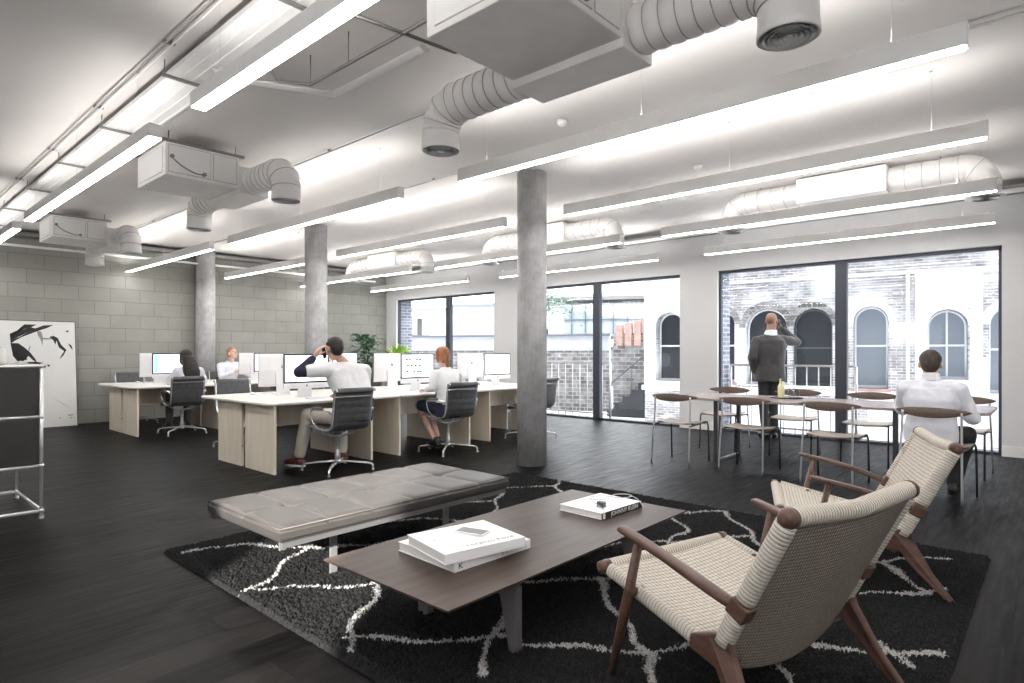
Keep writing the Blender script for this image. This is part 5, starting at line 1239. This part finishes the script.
# long-haired woman at the back desk
def p_long():
    J = seated(.10, .165, .55, .45); J['head'] = V(-.02, .17, 1.165); J['neck'] = V(0, .13, 1.07)
    J['elL'] = V(-.24, .20, .79); J['wrL'] = V(-.12, .44, .785); J['elR'] = V(.25, .18, .79); J['wrR'] = V(.12, .42, .785)
    J['knL'] = V(-.16, .44, .57); J['anL'] = V(-.20, .36, .12); J['toL'] = V(-.22, .47, .05); J['knR'] = V(.08, .45, .57); J['anR'] = V(.08, .35, .12); J['toR'] = V(.08, .46, .05)
    B = Body(); limb_body(B, J, .9); P, m = head(B, J['head'], R(10), R(6), .95); hand(B, J['wrL'], V(.1, 1, -.1), V(0, 0, -1), -1, .35, .9); hand(B, J['wrR'], V(-.1, 1, -.1), V(0, 0, -1), 1, .35, .9)
    o = person((-10.08, 3.74, 0), R(88), 'woman with very long dark hair and pale shirt at the back desk', B, P, m, ['skin_tan']); face(P, o, 'hair_dark')
    S = Body(); shirt_vol(S, J, .93, .93, .004); S.done('shirt', 'shirt_blue', .009, 6, o, fold=.012)
    S = Body(); trouser_vol(S, J, .95, 0, .080); S.done('trousers', 'suit', .009, 5, o, fold=.01)
    shoe('shoe', J['anL'], J['toL'] - J['anL'], o, 'shoe_black', 'shoe_black', .22); shoe('shoe', J['anR'], J['toR'] - J['anR'], o, 'shoe_black', 'shoe_black', .22)
    H = Body(); H.ell(P(0, -.018, .04), (.090, .106, .096), m); H.ell(P(0, -.055, -.03), (.088, .07, .10), m)
    H.loft([(P(0, -.16, -.42), .06, .035, 0), (P(0, -.165, -.36), .115, .055, 0), (P(0, -.16, -.24), .125, .065, 0), (P(0, -.12, -.11), .108, .075, 0), (P(0, -.06, .02), .09, .085, 0)])
    for s in (-1, 1): H.ell(P(s * .072, -.005, -.03), (.022, .05, .09), m)
    H.done('hair', 'hair_dark', .007, 5, o, fold=.006)
p_long()
# man facing the camera at the back desk
def p_facing():
    J = seated(.12, .19, .55, .49); J['head'] = V(.0, .20, 1.225); J['neck'] = V(0, .16, 1.12)
    J['elL'] = V(-.30, .30, .80); J['wrL'] = V(-.05, .42, .90); J['elR'] = V(.27, .30, .80); J['wrR'] = V(.10, .44, .88)
    J['knL'] = V(-.12, .44, .57); J['anL'] = V(-.12, .38, .12); J['toL'] = V(-.13, .50, .05); J['knR'] = V(.12, .44, .57); J['anR'] = V(.12, .38, .12); J['toR'] = V(.12, .50, .05)
    B = Body(); limb_body(B, J, 1.); P, m = head(B, J['head'], R(12), R(-14), 1.); hand(B, J['wrL'], V(.6, .3, .1), V(.3, -.2, -1), -1, .6); hand(B, J['wrR'], V(-.7, .4, .1), V(-.2, 0, -1), 1, .5)
    o = person((-11.98, 5.10, 0), R(-84), 'fair-haired man in a pale shirt facing the camera behind the back desk', B, P, m, ['skin_pink']); face(P, o, 'hair_ginger')
    S = Body(); shirt_vol(S, J, 1.0, .9, .004); S.done('shirt', 'shirt_blue', .009, 6, o, fold=.012)
    S = Body(); trouser_vol(S, J, .95); S.done('trousers', 'suit_dark', .009, 5, o, fold=.01)
    for s in 'LR': shoe('shoe', J['an' + s], J['to' + s] - J['an' + s], o, 'shoe_black', 'shoe_black')
    H = Body(); H.ell(P(0, -.02, .045), (.080, .095, .084), m); H.ell(P(0, .035, .095), (.058, .04, .024), m); H.ell(P(0, -.05, .0), (.068, .06, .07), m); H.done('hair', 'hair_ginger', .006, 3, o)
p_facing()
# man in the grey suit standing at the window, phone at his right ear
def p_suit():
    J = {'p': 0}; J['pel'] = V(0, 0, .98); J['waist'] = V(0, .0, 1.14); J['chest'] = V(0, 0, 1.32); J['shc'] = V(0, -.01, 1.49); J['neck'] = V(.015, .01, 1.60); J['head'] = V(.03, .035, 1.70)
    J['shL'] = V(-.195, 0, 1.415); J['elL'] = V(-.275, -.05, 1.17); J['wrL'] = V(-.20, .06, .96); J['shR'] = V(.20, 0, 1.425); J['elR'] = V(.42, .10, 1.395); J['wrR'] = V(.215, .14, 1.60)
    J['hipL'] = V(-.085, 0, .94); J['knL'] = V(-.085, .03, .51); J['anL'] = V(-.075, -.02, .085); J['toL'] = V(-.09, .12, .04); J['hipR'] = V(.085, 0, .94); J['knR'] = V(.06, .05, .51); J['anR'] = V(.075, .03, .085); J['toR'] = V(.13, .16, .04)
    B = Body(); limb_body(B, J, 1.1); B.cap(J['shc'], J['head'] - V(0, .02, .05), .072, .064); P, m = head(B, J['head'], R(-28), R(0), 1.06); hand(B, J['wrR'], V(-.5, -.1, .65), V(-.8, -.3, -.2), 1, .75); hand(B, J['wrL'], V(.15, .5, -.8), V(1, 0, 0), 1, .4)
    o = person((-3.14, 9.08, 0), R(40), 'bald man in a dark grey suit standing at the window on the phone', B, P, m, ['skin_tan']); face(P, o, 'hair_dark')
    S = Body(); S.loft([(V(0, -.005, .83), .215, .155, 0), (V(0, -.005, .95), .210, .150, 0), (V(0, 0, 1.10), .195, .135, 0), (V(0, 0, 1.30), .22, .148, 0), (V(0, -.005, 1.42), .21, .125, 0), (V(0, -.01, 1.49), .12, .085, 0), (V(0, -.01, 1.525), .07, .065, 0)])
    for s in 'LR':
        S.cap(J['shc'] + V(0, 0, -.03), J['sh' + s], .062, .066); S.chain([J['sh' + s], J['el' + s], J['el' + s].lerp(J['wr' + s], .88)], [.072, .062, .050])
    S.done('suit_jacket', 'suit', .009, 5, o, fold=.014)
    Body().loft([(V(0.0, -.012, 1.49), .092, .086, 0), (V(.010, -.004, 1.565), .078, .077, R(-8))]).done('shirt_collar', 'shirt_white', .007, 2, o)
    S = Body(); trouser_vol(S, J, .97, .004); S.done('trousers', 'suit_dark', .009, 5, o, fold=.012)
    for s in 'LR': shoe('shoe', J['an' + s], J['to' + s] - J['an' + s], o, 'shoe_black', 'shoe_black', .29)
    ph = MB().box(-.004, .004, -.028, .028, -.06, .06, Matrix.Translation(P(.094, .025, -.03)) @ Matrix.Rotation(R(-20), 4, 'X')).build('mobile_phone', 'bezel'); ph.location = o.location; ph.rotation_euler = o.rotation_euler
    tag(ph, 'dark mobile phone held to the ear of the man in the suit', 'phone')
p_suit()
# man seated at the dining table, back to the camera
def p_dining():
    J = seated(.02, .205, .54, .50); J['pel'] = V(0, 0, .54); J['head'] = V(-.01, .06, 1.15); J['neck'] = V(0, .03, 1.075); J['shc'] = V(0, .01, .985); J['chest'] = V(0, .01, .84)
    J['shL'] = V(-.185, .0, .93); J['shR'] = V(.19, 0, .93)
    J['elL'] = V(-.22, .12, .74); J['wrL'] = V(-.08, .36, .755); J['elR'] = V(.285, .06, .70); J['wrR'] = V(.20, .32, .755)
    J['knL'] = V(-.17, .42, .53); J['anL'] = V(-.16, .45, .10); J['toL'] = V(-.17, .57, .05); J['knR'] = V(.24, .30, .53); J['anR'] = V(.15, .12, .10); J['toR'] = V(.16, .25, .05)
    B = Body(); limb_body(B, J, 1.05); B.cap(J['shc'], J['head'] - V(0, .02, .05), .062, .056); P, m = head(B, J['head'], R(6), R(2), 1.06); hand(B, J['wrL'], V(.4, .8, -.05), V(0, 0, -1), -1, .3); hand(B, J['wrR'], V(-.3, .9, -.05), V(0, 0, -1), 1, .3)
    o = person((-.85, 6.40, 0), R(2), 'man in a pale shirt sitting at the dining table, back to the camera', B, P, m, ['skin']); face(P, o)
    S = Body(); shirt_vol(S, J, 1.14, .9, .012, hem=-.06); S.done('shirt', 'shirt_blue', .009, 6, o, fold=.014)
    S = Body(); trouser_vol(S, J, .95, .004); S.done('trousers', 'black_cloth', .009, 5, o, fold=.012)
    for s in 'LR': shoe('shoe', J['an' + s], J['to' + s] - J['an' + s], o, 'shoe_black', 'shoe_black')
    Body().loft([(J['shc'] + V(0, -.0, .02), .075, .072, 0), (J['neck'] + V(0, -.004, .0), .064, .064, 0)]).done('shirt_collar', 'shirt_blue', .007, 2, o)
    cap_hair('hair', P, m, 'hair_brown', o, puff=1.0)
p_dining()

# ------------------------------------------------------------------ light, sky, camera
wd = bpy.data.worlds.new('sky'); bpy.context.scene.world = wd; wd.use_nodes = True
bg = wd.node_tree.nodes['Background']; bg.inputs[0].default_value = (.92, .96, 1., 1); bg.inputs[1].default_value = 4.6
sd = bpy.data.lights.new('sun', 'SUN'); sd.energy = 12.0; sd.angle = R(1.2); sd.color = (1, .96, .9)
so = bpy.data.objects.new('sun', sd); COL.objects.link(so); so.rotation_euler = Vector((-.75, 1, -.5)).to_track_quat('-Z', 'Y').to_euler()
cd = bpy.data.cameras.new('camera'); cd.sensor_width = 36; cd.lens = 612 / 1024 * 36; cd.shift_y = 10.1 / 1024; cd.clip_start = .05; cd.clip_end = 300
co = bpy.data.objects.new('camera', cd); COL.objects.link(co); co.location = (0, 0, 1.26); co.rotation_euler = (R(90), 0, R(41.95))
sc = bpy.context.scene; sc.camera = co
vs = sc.view_settings; vs.view_transform = 'Standard'; vs.look = 'None'; vs.exposure = .80; vs.gamma = 1.; vs.use_curve_mapping = False
sc.cycles.max_bounces = 8; sc.cycles.diffuse_bounces = 5; sc.cycles.glossy_bounces = 4; sc.cycles.transparent_max_bounces = 12; sc.cycles.sample_clamp_indirect = 6.
